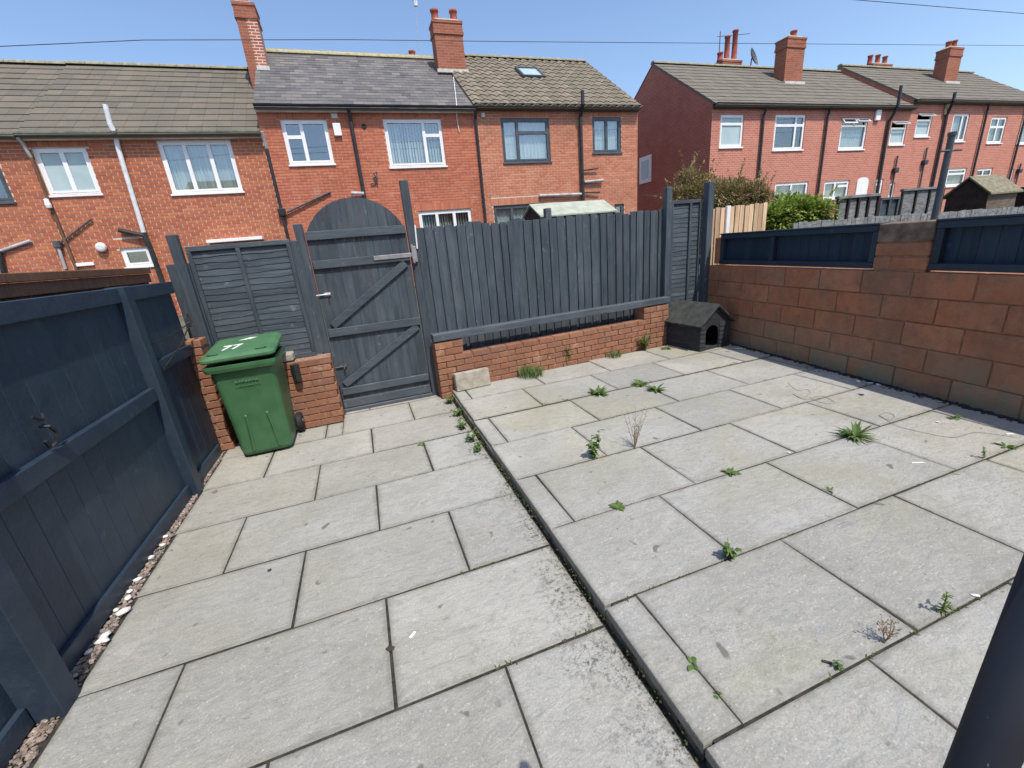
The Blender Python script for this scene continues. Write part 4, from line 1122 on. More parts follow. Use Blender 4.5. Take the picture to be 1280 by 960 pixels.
def roof_front(root, x0, x1, ye, ze, yr, zr, n, mat, kind='tile', tw=.33, seed=0, side=1):
    """one slope laid in courses; ye/ze eaves edge, yr/zr ridge"""
    rng = random.Random(seed)
    d = Vector((0, yr - ye, zr - ze)); L = d.length; d.normalize(); nrm = Vector((0, -d.z, d.y))
    if nrm.z < 0: nrm = -nrm
    base = MB(); th = .03
    q = [Vector((x0, ye, ze)), Vector((x1, ye, ze)), Vector((x1, yr, zr)), Vector((x0, yr, zr))]
    base.add(q + [v - nrm * .06 for v in q], [(0, 1, 2, 3), (7, 6, 5, 4), (0, 4, 5, 1), (1, 5, 6, 2), (2, 6, 7, 3), (3, 7, 4, 0)])
    ro = base.build('roof', mat, root)
    step = L / n
    for i in range(n):
        mb = MB(); s0 = i * step - (.0 if i else .03); s1 = min((i + 1) * step + .03, L)
        if kind == 'pan':
            m_ = int((x1 - x0) / .05); vs = []
            for k in range(m_ + 1):
                x = x0 + (x1 - x0) * k / m_; w = .022 * math.sin(2 * math.pi * x / .30) + .012 * math.sin(4 * math.pi * x / .30 + .6)
                for s_, hh in ((s0, .012), (s0, .05), (s1, .02)):
                    v = Vector((x, ye, ze)) + d * s_ + nrm * (hh + (w if hh > .015 else 0)); vs.append(v)
            fs = []
            for k in range(m_):
                b = k * 3; fs += [(b, b + 3, b + 4, b + 1), (b + 1, b + 4, b + 5, b + 2)]
            mb.add(vs, fs)
            for k in range(len(mb.r)): mb.r[k] = rng.Random if False else ((k // 12) * .377 + i * .61) % 1
        else:
            x = x0 - (tw / 2 if i % 2 and kind == 'slate' else 0)
            while x < x1 - .01:
                a, b = max(x + .002, x0), min(x + tw - .002, x1); x += tw
                if b - a < .02: continue
                j = rng.uniform(-.003, .003); lip = th + rng.uniform(-.003, .004) if kind == 'tile' else .012 + rng.uniform(-.002, .004)
                A = Vector((0, ye, ze)) + d * (s0 + j); B = Vector((0, ye, ze)) + d * s1
                ls = [A + nrm * .001, A + nrm * lip, B + nrm * (.012 if kind == 'tile' else .004), B + nrm * .001]
                vs = [Vector((a, p_.y, p_.z)) for p_ in ls] + [Vector((b, p_.y, p_.z)) for p_ in ls]
                mb.add(vs, [(0, 4, 5, 1), (1, 5, 6, 2), (0, 1, 2, 3), (7, 6, 5, 4)], rng.random())
        mb.build('tile_course', mat, ro)
    return ro
def ridge(root, ro, x0, x1, y, z, mat, bed=None):
    x = x0
    while x < x1 - .05:
        x2 = min(x + .45, x1); mb = MB(); vs = []; fs = []
        for xx in (x + .004, x2 - .004):
            for k in range(7):
                a = math.pi * (k / 6); vs.append((xx, y - .13 * math.cos(a), z - .02 + .10 * math.sin(a)))
        fs = [(k, k + 7, k + 8, k + 1) for k in range(6)] + [tuple(range(7)), tuple(range(13, 6, -1))]
        mb.add(vs, fs, random.random()); mb.build('ridge_tile', mat, ro); x = x2
    if bed: MB().box(x0, x1, y - .16, y + .16, z - .07, z + .012, .01).build('ridge_bedding', bed, ro)
def chimney(root, x0, x1, y0, y1, z0, z1, pots, mat='tex_ch', half=None):
    mb = MB(); t = .035
    if half is None: mb.box(x0, x1, y0, y1, z0, z1 - .42)
    else:
        mb.box(x0, half, y0, y1, z0, z1 - .42); MB().box(half, x1, y0 - .002, y1, z0, z1 - .42)
    mb.box(x0 - t, x1 + t, y0 - t, y1 + t, z1 - .42, z1 - .34); mb.box(x0 - t * .5, x1 + t * .5, y0 - t * .5, y1 + t * .5, z1 - .34, z1 - .12); mb.box(x0 - t, x1 + t, y0 - t, y1 + t, z1 - .12, z1 - .04)
    ch = mb.build('chimney', M[mat], root)
    if half is not None:
        MB().box(half + .002, x1 + .004, y0 - .006, y1, z0, z1 - .421).build('repointed_half', M['tex_white'], ch)
    xc, yc = (x0 + x1) / 2, (y0 + y1) / 2
    c = MB(); a, b = (x1 - x0) / 2, (y1 - y0) / 2
    lo = [(xc - a, yc - b, z1 - .04), (xc + a, yc - b, z1 - .04), (xc + a, yc + b, z1 - .04), (xc - a, yc + b, z1 - .04)]
    hi = [(xc - a * .7, yc - b * .6, z1 + .05), (xc + a * .7, yc - b * .6, z1 + .05), (xc + a * .7, yc + b * .6, z1 + .05), (xc - a * .7, yc + b * .6, z1 + .05)]
    c.add(lo + hi, [(4, 5, 6, 7), (0, 1, 5, 4), (1, 2, 6, 5), (2, 3, 7, 6), (3, 0, 4, 7)]); c.build('cap', M['flaunch'], ch)
    for u, v, h in pots:
        MB().lathe([(.13, 0), (.145, .02), (.12, .06), (.11, h - .09), (.135, h - .07), (.138, h - .01), (.10, h), (.09, h - .05)], (x0 + (x1 - x0) * u, y0 + (y1 - y0) * v, z1 + .0), 14).build('chimney_pot', M['pot'], ch, smooth=True)
    return ch
def gutter(root, x0, x1, y, z, mat='black'):
    mb = MB(); vs = []
    for x in (x0, x1):
        for k in range(7):
            a = math.pi * k / 6; vs.append((x, y - .06 * math.cos(a), z - .06 * math.sin(a)))
    mb.add(vs, [(k, k + 1, k + 8, k + 7) for k in range(6)] + [(0, 7, 13, 6)]); return mb.build('gutter', M[mat], root)
def downpipe(root, pts, r=.04, mat='black', name='downpipe'):
    return MB().tube(pts, r, 10).build(name, M[mat], root, smooth=False)
def shell(root, x0, x1, z0, ze, yr, zr, yb, mat, y=FY):
    """side and rear walls with gable tops"""
    mb = MB()
    for x in (x0, x1):
        mb.add([(x, y, z0), (x, yb, z0), (x, yb, ze), (x, yr, zr - .03), (x, y, ze)], [(0, 1, 2, 3, 4)])
    mb.add([(x0, yb, z0), (x1, yb, z0), (x1, yb, ze), (x0, yb, ze)], [(0, 1, 2, 3)])
    return mb.build('side_wall', mat, root)
YR, YB = FY + 3.5, FY + 7.0
def std_house(name, label, x0, x1, ze, rise, brick, mort, tile, kind, n, tw, win, gz, group, ridge_mat='ridge_g', bed=None, gutter_mat='black', fascia='fascia', nb=300, seed=1):
    """win: list of (rect, panes, frame, inner, lintel?)"""
    h = thing(name, label, 'house', ((x0 + x1) / 2, FY, gz), 0, group)
    holes = [w[0] for w in win]
    mb = MB(); wall_sheet(mb, x0, x1, gz, ze, holes, FY)
    wall = mb.build('wall', mort, h)
    for w in win: window(h, w[0], w[1], w[2], w[3])
    lin = [(w[0][0] - .065, w[0][1] + .075, w[0][3] + .002, w[0][3] + .225) for w in win if w[4]]
    if nb:
        face_bricks(h, wall, x0, x1, gz + .02, ze, holes + lin, brick, single_n=nb)
    for w in win:
        if w[4]: lintel(h, w[0][0], w[0][1], w[0][3], brick)
    shell(h, x0 + .004, x1 - .004, gz, ze, YR, ze + rise, YB, M['tex_gable'])
    sl = rise / (YR - FY); ye = FY - .22
    ro = roof_front(h, x0, x1, ye, ze - .22 * sl + .05, YR, ze + rise + .05, n, tile, kind, tw, seed)
    bk = MB(); bk.add([(x0, YR, ze + rise + .05), (x1, YR, ze + rise + .05), (x1, YB + .2, ze - .2 * sl + .05), (x0, YB + .2, ze - .2 * sl + .05)], [(0, 1, 2, 3)]); bk.build('rear_slope', tile, ro)
    ridge(h, ro, x0, x1, YR, ze + rise + .07, M[ridge_mat], M[bed] if bed else None)
    MB().box(x0, x1, FY - .14, FY - .015, ze - .17, ze - .03, .003).build('fascia', M[fascia], h)
    gutter(h, x0, x1, FY - .20, ze - .03, gutter_mat)
    return h, ro
Y14 = lambda x, y: on_y(x, y, FY)
P2 = [(0, .5, 0, 1), (.5, 1, 0, 1)]
P3 = [(0, .34, 0, 1), (.34, .67, 0, 1), (.67, 1, 0, 1)]
# ---- left pair
zL = 5.10; gL = .1
L1 = wpx((43, 187), (106, 182), (126.6, 241), (59, 246)); L3 = wpx((196, 177), (287, 174), (304, 238), (215, 244))
L4 = wpx((151, 311), (187, 308), (192, 332), (156, 334))
xLa = Y14(28, 175).x; xLM = -1.75
hL, roL = std_house('terraced_house', 'orange brick terraced house with brown tiled roof and white vent pipe', xLa, xLM, zL, 2.5, M['hbrick_l'], M['hmortar_l'], M['tile_l'], 'tile', 12, .33,
    [(L1, P2, 'upvc', 'frost', True), (L3, P3, 'upvc', 'blind', True), (L4, [(0, 1, 0, 1)], 'upvc', 'dark', True)], gL, 'terraced houses across the lane', gutter_mat='gutter_g', seed=3)
D1 = wpx((-30, 206), (0, 205), (17, 252), (-12, 254))
hK, roK = std_house('terraced_house', 'orange brick terraced house with dark framed window, cut off beside the vent pipe house', xLa - 5.4, xLa, zL - .02, 2.5, M['hbrick_l'], M['hmortar_l'], M['tile_l'], 'tile', 12, .33,
    [(D1, [(0, 1, 0, 1)], 'greyframe', 'dark', True)], gL, 'terraced houses across the lane', gutter_mat='gutter_g', nb=60, seed=4)
vp = [Y14(140, 136), Y14(146, 160), Y14(149, 166), Y14(147, 172), Y14(150, 186), Y14(182, 292)]
vp = [Vector((q.x, FY - (.30 if i < 3 else .09), q.z)) for i, q in enumerate(vp)]
downpipe(hL, vp, .052, 'whitepipe', 'vent_pipe')
pb = vp[-1]
downpipe(hL, [pb + Vector((0, 0, .02)), pb + Vector((.03, 0, -.45)), pb + Vector((.05, 0, -2.2))], .06, 'black', 'soil_pipe')
q = Y14(151, 288); downpipe(hL, [Vector((q.x, FY - .10, q.z)), Vector((pb.x, FY - .10, pb.z - .06))], .055, 'black', 'waste_pipe')
a, b, c = Y14(116, 274), Y14(74, 306), Y14(84, 336)
downpipe(hL, [Vector((v.x, FY - .05, v.z)) for v in (a, b)], .022, 'iron', 'waste_pipe'); downpipe(hL, [Vector((v.x, FY - .07, v.z)) for v in (b, c)], .035, 'greypipe')
MB().box(b.x - .07, b.x + .07, FY - .13, FY - .012, b.z - .07, b.z + .09, .01).build('hopper', M['iron'], hL)
a, b, c = Y14(40, 301), Y14(2, 314), Y14(8, 345)
downpipe(hK, [Vector((v.x, FY - .05, v.z)) for v in (a, b)], .035, 'greypipe', 'waste_pipe'); downpipe(hK, [Vector((v.x, FY - .07, v.z)) for v in (b, c)], .045)
q = Y14(128, 309)
lt = MB().lathe([(.04, 0), (.10, .01), (.115, .05), (.10, .10), (.06, .115)], (0, 0, 0), 14); lt.v = [(q.x + x, FY - .012 - z, q.z + y) for x, y, z in lt.v]; lt.build('vent_cowl', M['whitepipe'], hL)
q = Y14(60, 250); MB().box(q.x - .05, q.x + .05, FY - .10, FY - .012, q.z - .10, q.z + .02, .02).lathe([(.05, -.06), (.06, 0), (.05, .06)], (q.x + .03, FY - .13, q.z - .13), 10).build('security_lamp', M['upvc'], hL)
for (p0, p1), n_ in ((((262, 302), (330, 297)), 1), (((92, 331), (118, 328)), 2)):
    a, b = Y14(*p0), Y14(*p1); MB().box(a.x, b.x, FY - .30 if n_ == 1 else FY - .06, FY - .012, a.z - .05, a.z + .03, .004).build('canopy' if n_ == 1 else 'lamp_strip', M['upvc'], hL)
q = Y14(301, 170); MB().box(q.x - .10, q.x + .10, FY - .014, FY + .0, q.z - .07, q.z + .07, .003).build('air_brick', M['hbrick_m'], hL)
q = Y14(121, 182); MB().box(q.x - .10, q.x + .10, FY - .014, FY + .0, q.z - .07, q.z + .07, .003).build('air_brick', M['hbrick_m'], hL)
a = Y14(30, 176); downpipe(hK, [(a.x, FY - .20, a.z + .03), (a.x + .02, FY - .12, a.z - .12), (a.x + .03, FY - .05, a.z - .35)], .035, 'greypipe', 'pipe_shoe'); downpipe(hK, [(a.x + .03, FY - .05, a.z - .33), (a.x + .05, FY - .05, .2)], .035, 'brown')
# ---- middle house
zM = 5.70; gM = .7; xMR = Y14(591, 131).x
M1 = wpx((351, 150), (407, 148.5), (419, 205), (361, 206)); M2 = wpx((479, 149), (551, 148), (558, 207), (487, 209.5)); M3 = wpx((522, 264), (588, 261), (592, 290), (527, 293))
hM, roM = std_house('terraced_house', 'red brick terraced house with blue grey slate roof and yellow ridge', xLM, xMR, zM, 2.42, M['hbrick_m'], M['hmortar_m'], M['slate'], 'slate', 20, .26,
    [(M1, [(0, .42, 0, .62), (0, .42, .62, 1), (.42, 1, 0, 1)], 'upvc', 'dark', True), (M2, [(0, .67, 0, 1), (.67, 1, 0, .66), (.67, 1, .66, 1)], 'upvc', 'blind', True), (M3, P3, 'upvc', 'blind', True)],
    gM, 'terraced houses across the lane', bed='ridge_y', seed=5)
chL = chimney(hM, -1.94, -1.42, 16.1, 16.8, 6.5, 8.86, [(.5, .5, .42)], half=-1.70)
chM = chimney(hM, 3.72, 4.66, 16.2, 16.75, 7.0, 8.82, [(.15, .5, .34), (.82, .5, .36)])
MB().box(3.66, 4.72, 16.10, 16.19, 7.30, 7.40, .004).build('flashing', M['lead'], chM)
MB().box(-1.70, -1.36, 16.0, 16.09, 7.16, 7.27, .004).build('flashing', M['lead'], chL)
ch2 = chimney(hM, 3.36, 3.95, 19.4, 20.0, 7.0, 8.98, [(.3, .5, .25)])
am = on_y(519, 4, 17.6); ab = on_y(524, 72, 17.6)
ae = MB().tube([ab, am], .014, 6); t0 = am + Vector((.0, 0, .12)); ae.tube([am + Vector((-.1, 0, .06)), am + Vector((.75, -.3, .45))], .012, 6)
for k in range(6):
    c = am + Vector((.0 + .11 * k, -.04 * k, .10 + .06 * k)); ae.tube([c + Vector((0, -.2, .0)), c + Vector((0, .2, .0))], .006, 4)
ae.box(am.x - .05, am.x + .07, am.y - .04, am.y + .04, am.z - .08, am.z + .08); ae.build('aerial', M['metal'], roM)
q = Y14(421.5, 162); MB().box(q.x - .10, q.x + .10, FY - .09, FY - .012, q.z - .17, q.z + .14, .012).build('alarm_box', M['upvc'], hM)
q = Y14(418, 145); MB().box(q.x - .08, q.x + .08, FY - .03, FY - .012, q.z - .06, q.z + .06, .004).build('bracket_plate', M['fascia'], hM)
q = Y14(435, 141); b = Y14(456, 241); xx = (q.x + b.x) / 2
downpipe(hM, [(q.x, FY - .20, zM - .06), (xx, FY - .14, zM - .2), (xx, FY - .07, zM - .4), (xx, FY - .07, .8)], .05)
q = Y14(440, 242); downpipe(hM, [(q.x - .02, FY - .1, q.z), (xx, FY - .1, q.z - .03)], .05, 'greypipe', 'waste_pipe')
q = Y14(455, 158); v_ = MB().lathe([(.05, 0), (.062, .01), (.062, .02)], (0, 0, 0), 12); v_.v = [(q.x + x, FY - .012 - z, q.z + y) for x, y, z in v_.v]; v_.build('vent_hole', M['rubber'], hM)
q = Y14(468, 220); MB().tube([Vector((q.x - .14, FY - .05, q.z - .2)), Vector((q.x - .02, FY - .06, q.z - .18)), Vector((q.x + .05, FY - .08, q.z - .05)), Vector((q.x - .02, FY - .08, q.z + .05)), Vector((q.x + .08, FY - .08, q.z + .1)), Vector((q.x + .04, FY - .06, q.z - .2))], .022, 6).build('waste_pipe', M['iron'], hM)
# shared black downpipe of L and M with the slanting waste
a, b = Y14(329, 158), Y14(352, 262); xx = (a.x + b.x) / 2 - .02
downpipe(hL, [(xx, FY - .2, zL - .05), (xx + .0, FY - .14, zL - .2), (xx, FY - .06, zL - .42)], .042, 'greypipe', 'pipe_shoe'); downpipe(hL, [(xx, FY - .06, zL - .40), (xx, FY - .06, .2)], .042)
c, d = Y14(355, 266), Y14(413, 240); downpipe(hM, [(xx + .12, FY - .07, c.z), (d.x, FY - .05, d.z)], .028, 'iron', 'waste_pipe')
MB().box(xx - .09, xx + .10, FY - .15, FY - .011, c.z - .09, c.z + .10, .012).build('hopper', M['black'], hL)
a = Y14(592, 133); xx = xMR + .02; downpipe(hM, [(xx, FY - .2, zM - .05), (xx, FY - .07, zM - .35), (xx, FY - .07, .8)], .04)
# cable from the chimney down the slates
downpipe(hM, [on_y(567, 97, 15.9) + Vector((0, 0, .02)), on_y(571, 133, FY - .24), on_y(571, 148, FY - .03), on_y(574, 165, FY - .03)], .012, 'whitepipe', 'cable')
# ---- right end house
zR = 5.78; xRe = 9.93
R1 = wpx((626, 148), (686, 147), (689, 202), (629, 203.5)); R2 = wpx((740, 146.5), (776, 146), (777, 190.5), (741, 191.5)); R3 = wpx((617, 257), (681, 254), (682, 285), (619, 287)); R4 = wpx((768, 255), (780, 254), (780, 275), (768, 275))
hR, roR = std_house('terraced_house', 'pale orange brick end house with dark grey windows and brown pantile roof', xMR, xRe, zR, 2.45, M['hbrick_r'], M['hmortar_l'], M['tile_r'], 'pan', 12, .3,
    [(R1, [(0, .33, 0, 1), (.33, 1, 0, .68), (.33, 1, .68, 1)], 'greyframe', 'net', True), (R2, P2, 'greyframe', 'net', True), (R3, [(0, .35, 0, 1), (.35, 1, 0, 1)], 'greyframe', 'net', True), (R4, [(0, 1, 0, 1)], 'greyframe', 'dark', False)],
    gM, 'terraced houses across the lane', fascia='greyframe', seed=6)
a, b = on_y(727, 114, FY - .25), Y14(727, 250)
downpipe(hR, [(a.x, FY - .30, a.z), (a.x, FY - .30, zR - .05), (b.x, FY - .10, zR - .35), (b.x, FY - .10, .8)], .058, 'black', 'soil_pipe')
for (p0, p1), z_ in ((((673, 245), (727, 243)), 0), (((729, 228), (752, 226)), 0), (((729, 241), (748, 241)), 1), (((729, 213), (746, 211)), 1)):
    u, w = Y14(*p0), Y14(*p1); MB().tube([Vector((u.x, FY - .07, u.z)), Vector((w.x, FY - .09, w.z))], .045 if z_ == 0 else .025, 8).build('waste_pipe', M['greypipe'] if z_ == 0 else M['black'], hR)
q = Y14(603, 145); MB().box(q.x - .05, q.x + .07, FY - .05, FY - .012, q.z - .05, q.z + .08, .01).build('vent_plate', M['fascia'], hR)
sv = [on_y(*p, Yq) for p, Yq in (((641, 85), 16.6), ((668, 84), 16.6), ((680, 97), 15.95), ((652, 98), 15.95))]
d_ = Vector((0, YR - FY + .22, 2.45 * (1 + .22 / 3.5))).normalized(); n_ = Vector((0, -d_.z, d_.y))
xs0, xs1 = (sv[0].x + sv[3].x) / 2, (sv[1].x + sv[2].x) / 2
def onroof(x, t): return Vector((x, FY - .22, zR - .22 * .7 + .05)) + d_ * t
def roofbox(mb, x0, x1, t0, t1, h0, h1):
    vs = [onroof(x, t) + n_ * h for x in (x0, x1) for t in (t0, t1) for h in (h0, h1)]
    mb.add(vs, [(0, 1, 3, 2), (4, 6, 7, 5), (0, 4, 5, 1), (2, 3, 7, 6), (0, 2, 6, 4), (1, 5, 7, 3)])
t0, t1 = 2.45, 3.35; sk = MB(); w_ = .07
roofbox(sk, xs0, xs1, t0, t0 + w_, 0, .11); roofbox(sk, xs0, xs1, t1 - w_, t1, 0, .11); roofbox(sk, xs0, xs0 + w_, t0 + w_, t1 - w_, 0, .11); roofbox(sk, xs1 - w_, xs1, t0 + w_, t1 - w_, 0, .11)
sko = sk.build('skylight', M['greyframe'], roR)
sk = MB(); roofbox(sk, xs0 + w_, xs1 - w_, t0 + w_, t1 - w_, .06, .075); sk.build('pane', M['frost'], sko)

# ---- far block on the right
def rb_house(label, x0, x1, ze, wins, seed, chim=None, pots=(), left_gable=False):
    h, ro = None, None
    h = thing('terraced_house', label, 'house', ((x0 + x1) / 2, FY, gM), 0, 'terraced houses beyond the side street')
    holes = [w[0] for w in wins]; mb = MB(); wall_sheet(mb, x0, x1, gM, ze, holes, FY); mb.build('wall', M['tex_rb'], h)
    for w in wins: window(h, w[0], w[1], 'upvc', w[2])
    shell(h, x0 + .004, x1 - .004, gM, ze, YR, ze + 2.4, YB, M['tex_gable'])
    ro = roof_front(h, x0, x1, FY - .22, ze - .15 + .05, YR, ze + 2.45, 12, M['tile_rb'], 'tile', .33, seed)
    MB().add([(x0, YR, ze + 2.45), (x1, YR, ze + 2.45), (x1, YB + .2, ze - .1), (x0, YB + .2, ze - .1)], [(0, 1, 2, 3)]).build('rear_slope', M['tile_rb'], ro)
    ridge(h, ro, x0, x1, YR, ze + 2.47, M['ridge_g'])
    MB().box(x0, x1, FY - .14, FY - .015, ze - .17, ze - .03, .003).build('fascia', M['black'], h)
    gutter(h, x0, x1, FY - .2, ze - .03)
    if chim: 
        ch = chimney(h, chim[0], chim[1], 15.95, 16.5, ze + .9, chim[2], pots); MB().box(chim[0] - .06, chim[1] + .08, 15.83, 15.94, ze + 1.3, ze + 1.42, .004).build('flashing', M['lead'], ch)
    return h, ro
FL = [(0, 1, 0, .72), (0, 1, .72, 1)]; FLo = [(0, 1, 0, .7), (0, 1, .7, 1, 55)]
zB = 5.90; xa, xb, xc, xd, xe = 13.12, Y14(1031, 140).x, 24.1, 29.9, 34.7
W1 = wpx((901, 143), (930, 143), (928, 184), (899, 184.5)); W2 = wpx((969, 143), (1007, 143), (1004, 187), (966, 188)); W3 = wpx((1053, 147), (1085, 147), (1080.5, 187), (1047.5, 187)); W4 = wpx((1116, 151), (1135.5, 151), (1129, 181), (1110, 181.5))
G1 = wpx((968, 229), (1010, 227), (1009, 250), (968, 251)); G2 = wpx((1030, 227), (1061, 225), (1060, 248), (1029, 249)); G3 = wpx((1094, 224), (1104, 223), (1101, 248), (1092, 248)); G4 = wpx((1112, 229), (1119, 228), (1116, 247), (1110, 247))
hA, rA = rb_house('red brick end terrace with blank shaded gable wall facing the side street', xa, xb, zB, [(W1, FL, 'frost'), (W2, [(0, .7, 0, .7), (0, .7, .7, 1), (.7, 1, 0, .7), (.7, 1, .7, 1)], 'dark'), (G1, P2, 'net')], 21, (18.72, 19.75, 9.0), [(.6, .5, .3)])
hB, rB = rb_house('red brick terraced house with two open fanlights, second from the side street', xb + .002, xc, zB, [(W3, [(0, 1, 0, .75), (0, .52, .75, 1, 35), (.52, 1, .75, 1, 50)], 'net'), (W4, FLo, 'frost'), (G2, [(0, .45, 0, 1), (.45, 1, 0, .7), (.45, 1, .7, 1)], 'net'), (G3, FL, 'net'), (G4, [(0, 1, 0, 1)], 'net')], 22)
zB2 = 6.16
W5 = wpx((1148, 141), (1167, 141), (1161, 171), (1142.5, 171)); W6 = wpx((1188.5, 142), (1212, 142), (1206, 177), (1190, 177)); W7 = wpx((1239, 146), (1258.5, 146), (1253, 179), (1234, 179)); W8 = wpx((1277, 148), (1300, 148), (1294, 180), (1273, 180))
G5 = wpx((1184, 211), (1208, 210), (1205, 232), (1183, 233)); G6 = wpx((1219, 211), (1241, 210), (1239, 221), (1218, 222)); G7 = wpx((1262, 212), (1267, 210), (1264, 232), (1260, 232))
hC, rC = rb_house('red brick terraced house with stepped-up roof and open top light beside the roof step', xc + .002, xd, zB2, [(W5, FLo, 'frost'), (W6, [(0, .62, 0, 1), (.62, 1, 0, 1)], 'net'), (G5, [(0, 1, 0, .7), (0, 1, .7, 1)], 'net')], 23, (29.5, 30.5, 9.1), [(.3, .5, .3), (.7, .5, .36)])
hD, rD = rb_house('red brick terraced house farthest along the row, with white cottage windows', xd + .002, xe, zB2, [(W7, [(0, .5, 0, .62), (.5, 1, 0, .62), (0, .5, .62, 1), (.5, 1, .62, 1)], 'net'), (W8, FL, 'net'), (G6, P2, 'dark'), (G7, [(0, 1, 0, 1)], 'net')], 24)
for hh, rel, z_ in ((hA, [((955, 123), (946, 215), 0)], zB), (hB, [((1033, 132), (1022, 235), 0), ((1117, 110), (1093, 245), 1)], zB), (hC, [((1184, 118), (1164, 225), 1), ((1228, 137), (1216, 222), 0)], zB2), (hD, [((1279, 140), (1259, 228), 0)], zB2)):
    for p0, p1, stack in rel:
        a, b = Y14(*p0), Y14(*p1); xx = (a.x + b.x) / 2 if not stack else b.x
        pts = [(a.x, FY - .28, a.z), (a.x, FY - .28, z_ - .1), (xx, FY - .09, z_ - .6), (xx, FY - .09, .8)] if stack else [(a.x, FY - .2, z_ - .06), (xx, FY - .08, z_ - .4), (xx, FY - .08, .8)]
        downpipe(hh, pts, .06 if stack else .045, 'black', 'soil_pipe' if stack else 'downpipe')
for hh, p0, p1 in ((hB, (1117, 195), (1111, 245)), (hC, (1154, 185), (1147, 235)), (hD, (1270, 205), (1266, 235))):
    a, b = Y14(*p0), Y14(*p1); downpipe(hh, [(b.x, FY - .07, a.z), (b.x, FY - .07, 1.2)], .035, 'iron', 'waste_pipe'); q = (b.x, FY, (a.z + b.z) / 2 + .25); MB().box(q[0] - .13, q[0] + .13, FY - .16, FY - .01, q[2] - .12, q[2] + .08, .02).build('hopper', M['black'], hh)
q = Y14(1096, 142); MB().box(q.x - .15, q.x + .15, FY - .10, FY - .01, q.z - .28, q.z + .28, .02).build('alarm_box', M['upvc'], hB)
q = Y14(1182, 137); MB().box(q.x - .13, q.x + .13, FY - .10, FY - .01, q.z - .22, q.z + .22, .02).build('alarm_box', M['ridge_y'], hC)
q = Y14(1076, 240); dr = MB(); dr.box(q.x - .36, q.x + .36, FY - .03, FY - .005, 1.0, 3.0, .004)
vs_ = [(q.x + .36 * math.cos(R(180 * k / 8)), 3.0 + .16 * math.sin(R(180 * k / 8))) for k in range(9)]; dr.prism(vs_, FY - .03, FY - .005); dr.build('door', M['upvc'], hB)
q0, q1 = on_x(799.5, 198, xa), on_x(812, 228, xa)
gw = MB(); gw.box(xa - .03, xa + .0, 17.45, 18.3, 3.85, 4.95); gwo = gw.build('window', M['upvc'], hA)
MB().box(xa - .036, xa - .031, 17.60, 18.15, 4.02, 4.78).build('pane', M['frost'], gwo)
# chimneys and dish behind the ridge of the far block
c1 = chimney(hA, 17.5, 18.6, 18.2, 18.8, 7.2, 8.95, [(.1, .5, .35), (.45, .5, 1.0), (.85, .5, 1.25)])
ds = MB(); cx_, cy_, cz_ = 18.75, 17.75, 8.85
ds.lathe([(.02, 0), (.18, .02), (.30, .06), (.38, .11), (.385, .112), (.30, .055), (.02, -.006)], (0, 0, 0), 18); Mx = Matrix.Translation((cx_, cy_, cz_)) @ Matrix.Rotation(R(68), 4, 'X') @ Matrix.Rotation(R(25), 4, 'Y'); ds.v = [tuple(Mx @ Vector(v)) for v in ds.v]
ds.tube([(cx_, cy_ + .05, cz_ - .5), (cx_, cy_ + .02, cz_)], .025, 6); ds.build('satellite_dish', M['iron'], c1)
MB().tube([(17.55, 18.5, 8.4), (17.55, 18.5, 10.1)], .02, 6).tube([(17.3, 18.4, 9.85), (19.4, 18.6, 10.15)], .014, 5).build('aerial', M['iron'], c1)
chimney(hC, 29.0, 30.6, 19.2, 19.8, 7.6, 9.55, [(.12, .5, .45), (.5, .5, .5), (.88, .5, .45)])

# ---- the house behind the camera
EZ = 5.33; HY = -6.0
hh = thing('host_house', 'red brick house with white windows standing behind the photographer', 'house', (2.0, HY, 0), R(180))
mb = MB(); hx0, hx1 = -10.0, 17.0
hw_ = [(-.55, .45, 0.0, 2.05), (-.6, .7, 3.3, 4.5), (-4.2, -2.8, 3.3, 4.5), (4.5, 6.0, 3.3, 4.5), (4.4, 6.0, 1.0, 2.2), (-4.4, -2.8, 1.0, 2.2)]
wall_sheet(mb, hx0, hx1, -.1, EZ - .05, hw_, HY, -.13); mb.build('wall', M['tex_rb'], hh)
for w in hw_[1:]:
    o_ = MB(); ring(o_, w[0], w[1], w[2], w[3], .06, HY - .10, HY - .05); wo_ = o_.build('window', M['upvc'], hh); MB().box(w[0] + .06, w[1] - .06, HY - .08, HY - .072, w[2] + .06, w[3] - .06).build('pane', M['frost'], wo_)
w = hw_[0]; o_ = MB().box(w[0] + .01, w[1] - .01, HY - .11, HY - .06, w[2], w[3] - .01, .004).build('door', M['upvc'], hh)
MB().box(hx0, hx1, HY - 7.0, HY - .14, -.1, EZ - .3).build('inner_block', M['tex_gable'], hh)
rf = MB(); rf.add([(hx0, HY + .25, EZ), (hx1, HY + .25, EZ), (hx1, HY - 3.5, EZ + 2.45), (hx0, HY - 3.5, EZ + 2.45), (hx0, HY - 7.3, EZ), (hx1, HY - 7.3, EZ), (hx0, HY + .25, EZ - .09), (hx1, HY + .25, EZ - .09), (hx1, HY - .2, EZ - .09), (hx0, HY - .2, EZ - .09)], [(0, 1, 2, 3), (3, 2, 5, 4), (0, 6, 7, 1), (6, 9, 8, 7)]); rf.build('roof', M['tile_host'], hh)
gutter(hh, hx0, hx1, HY + .29, EZ - .03)

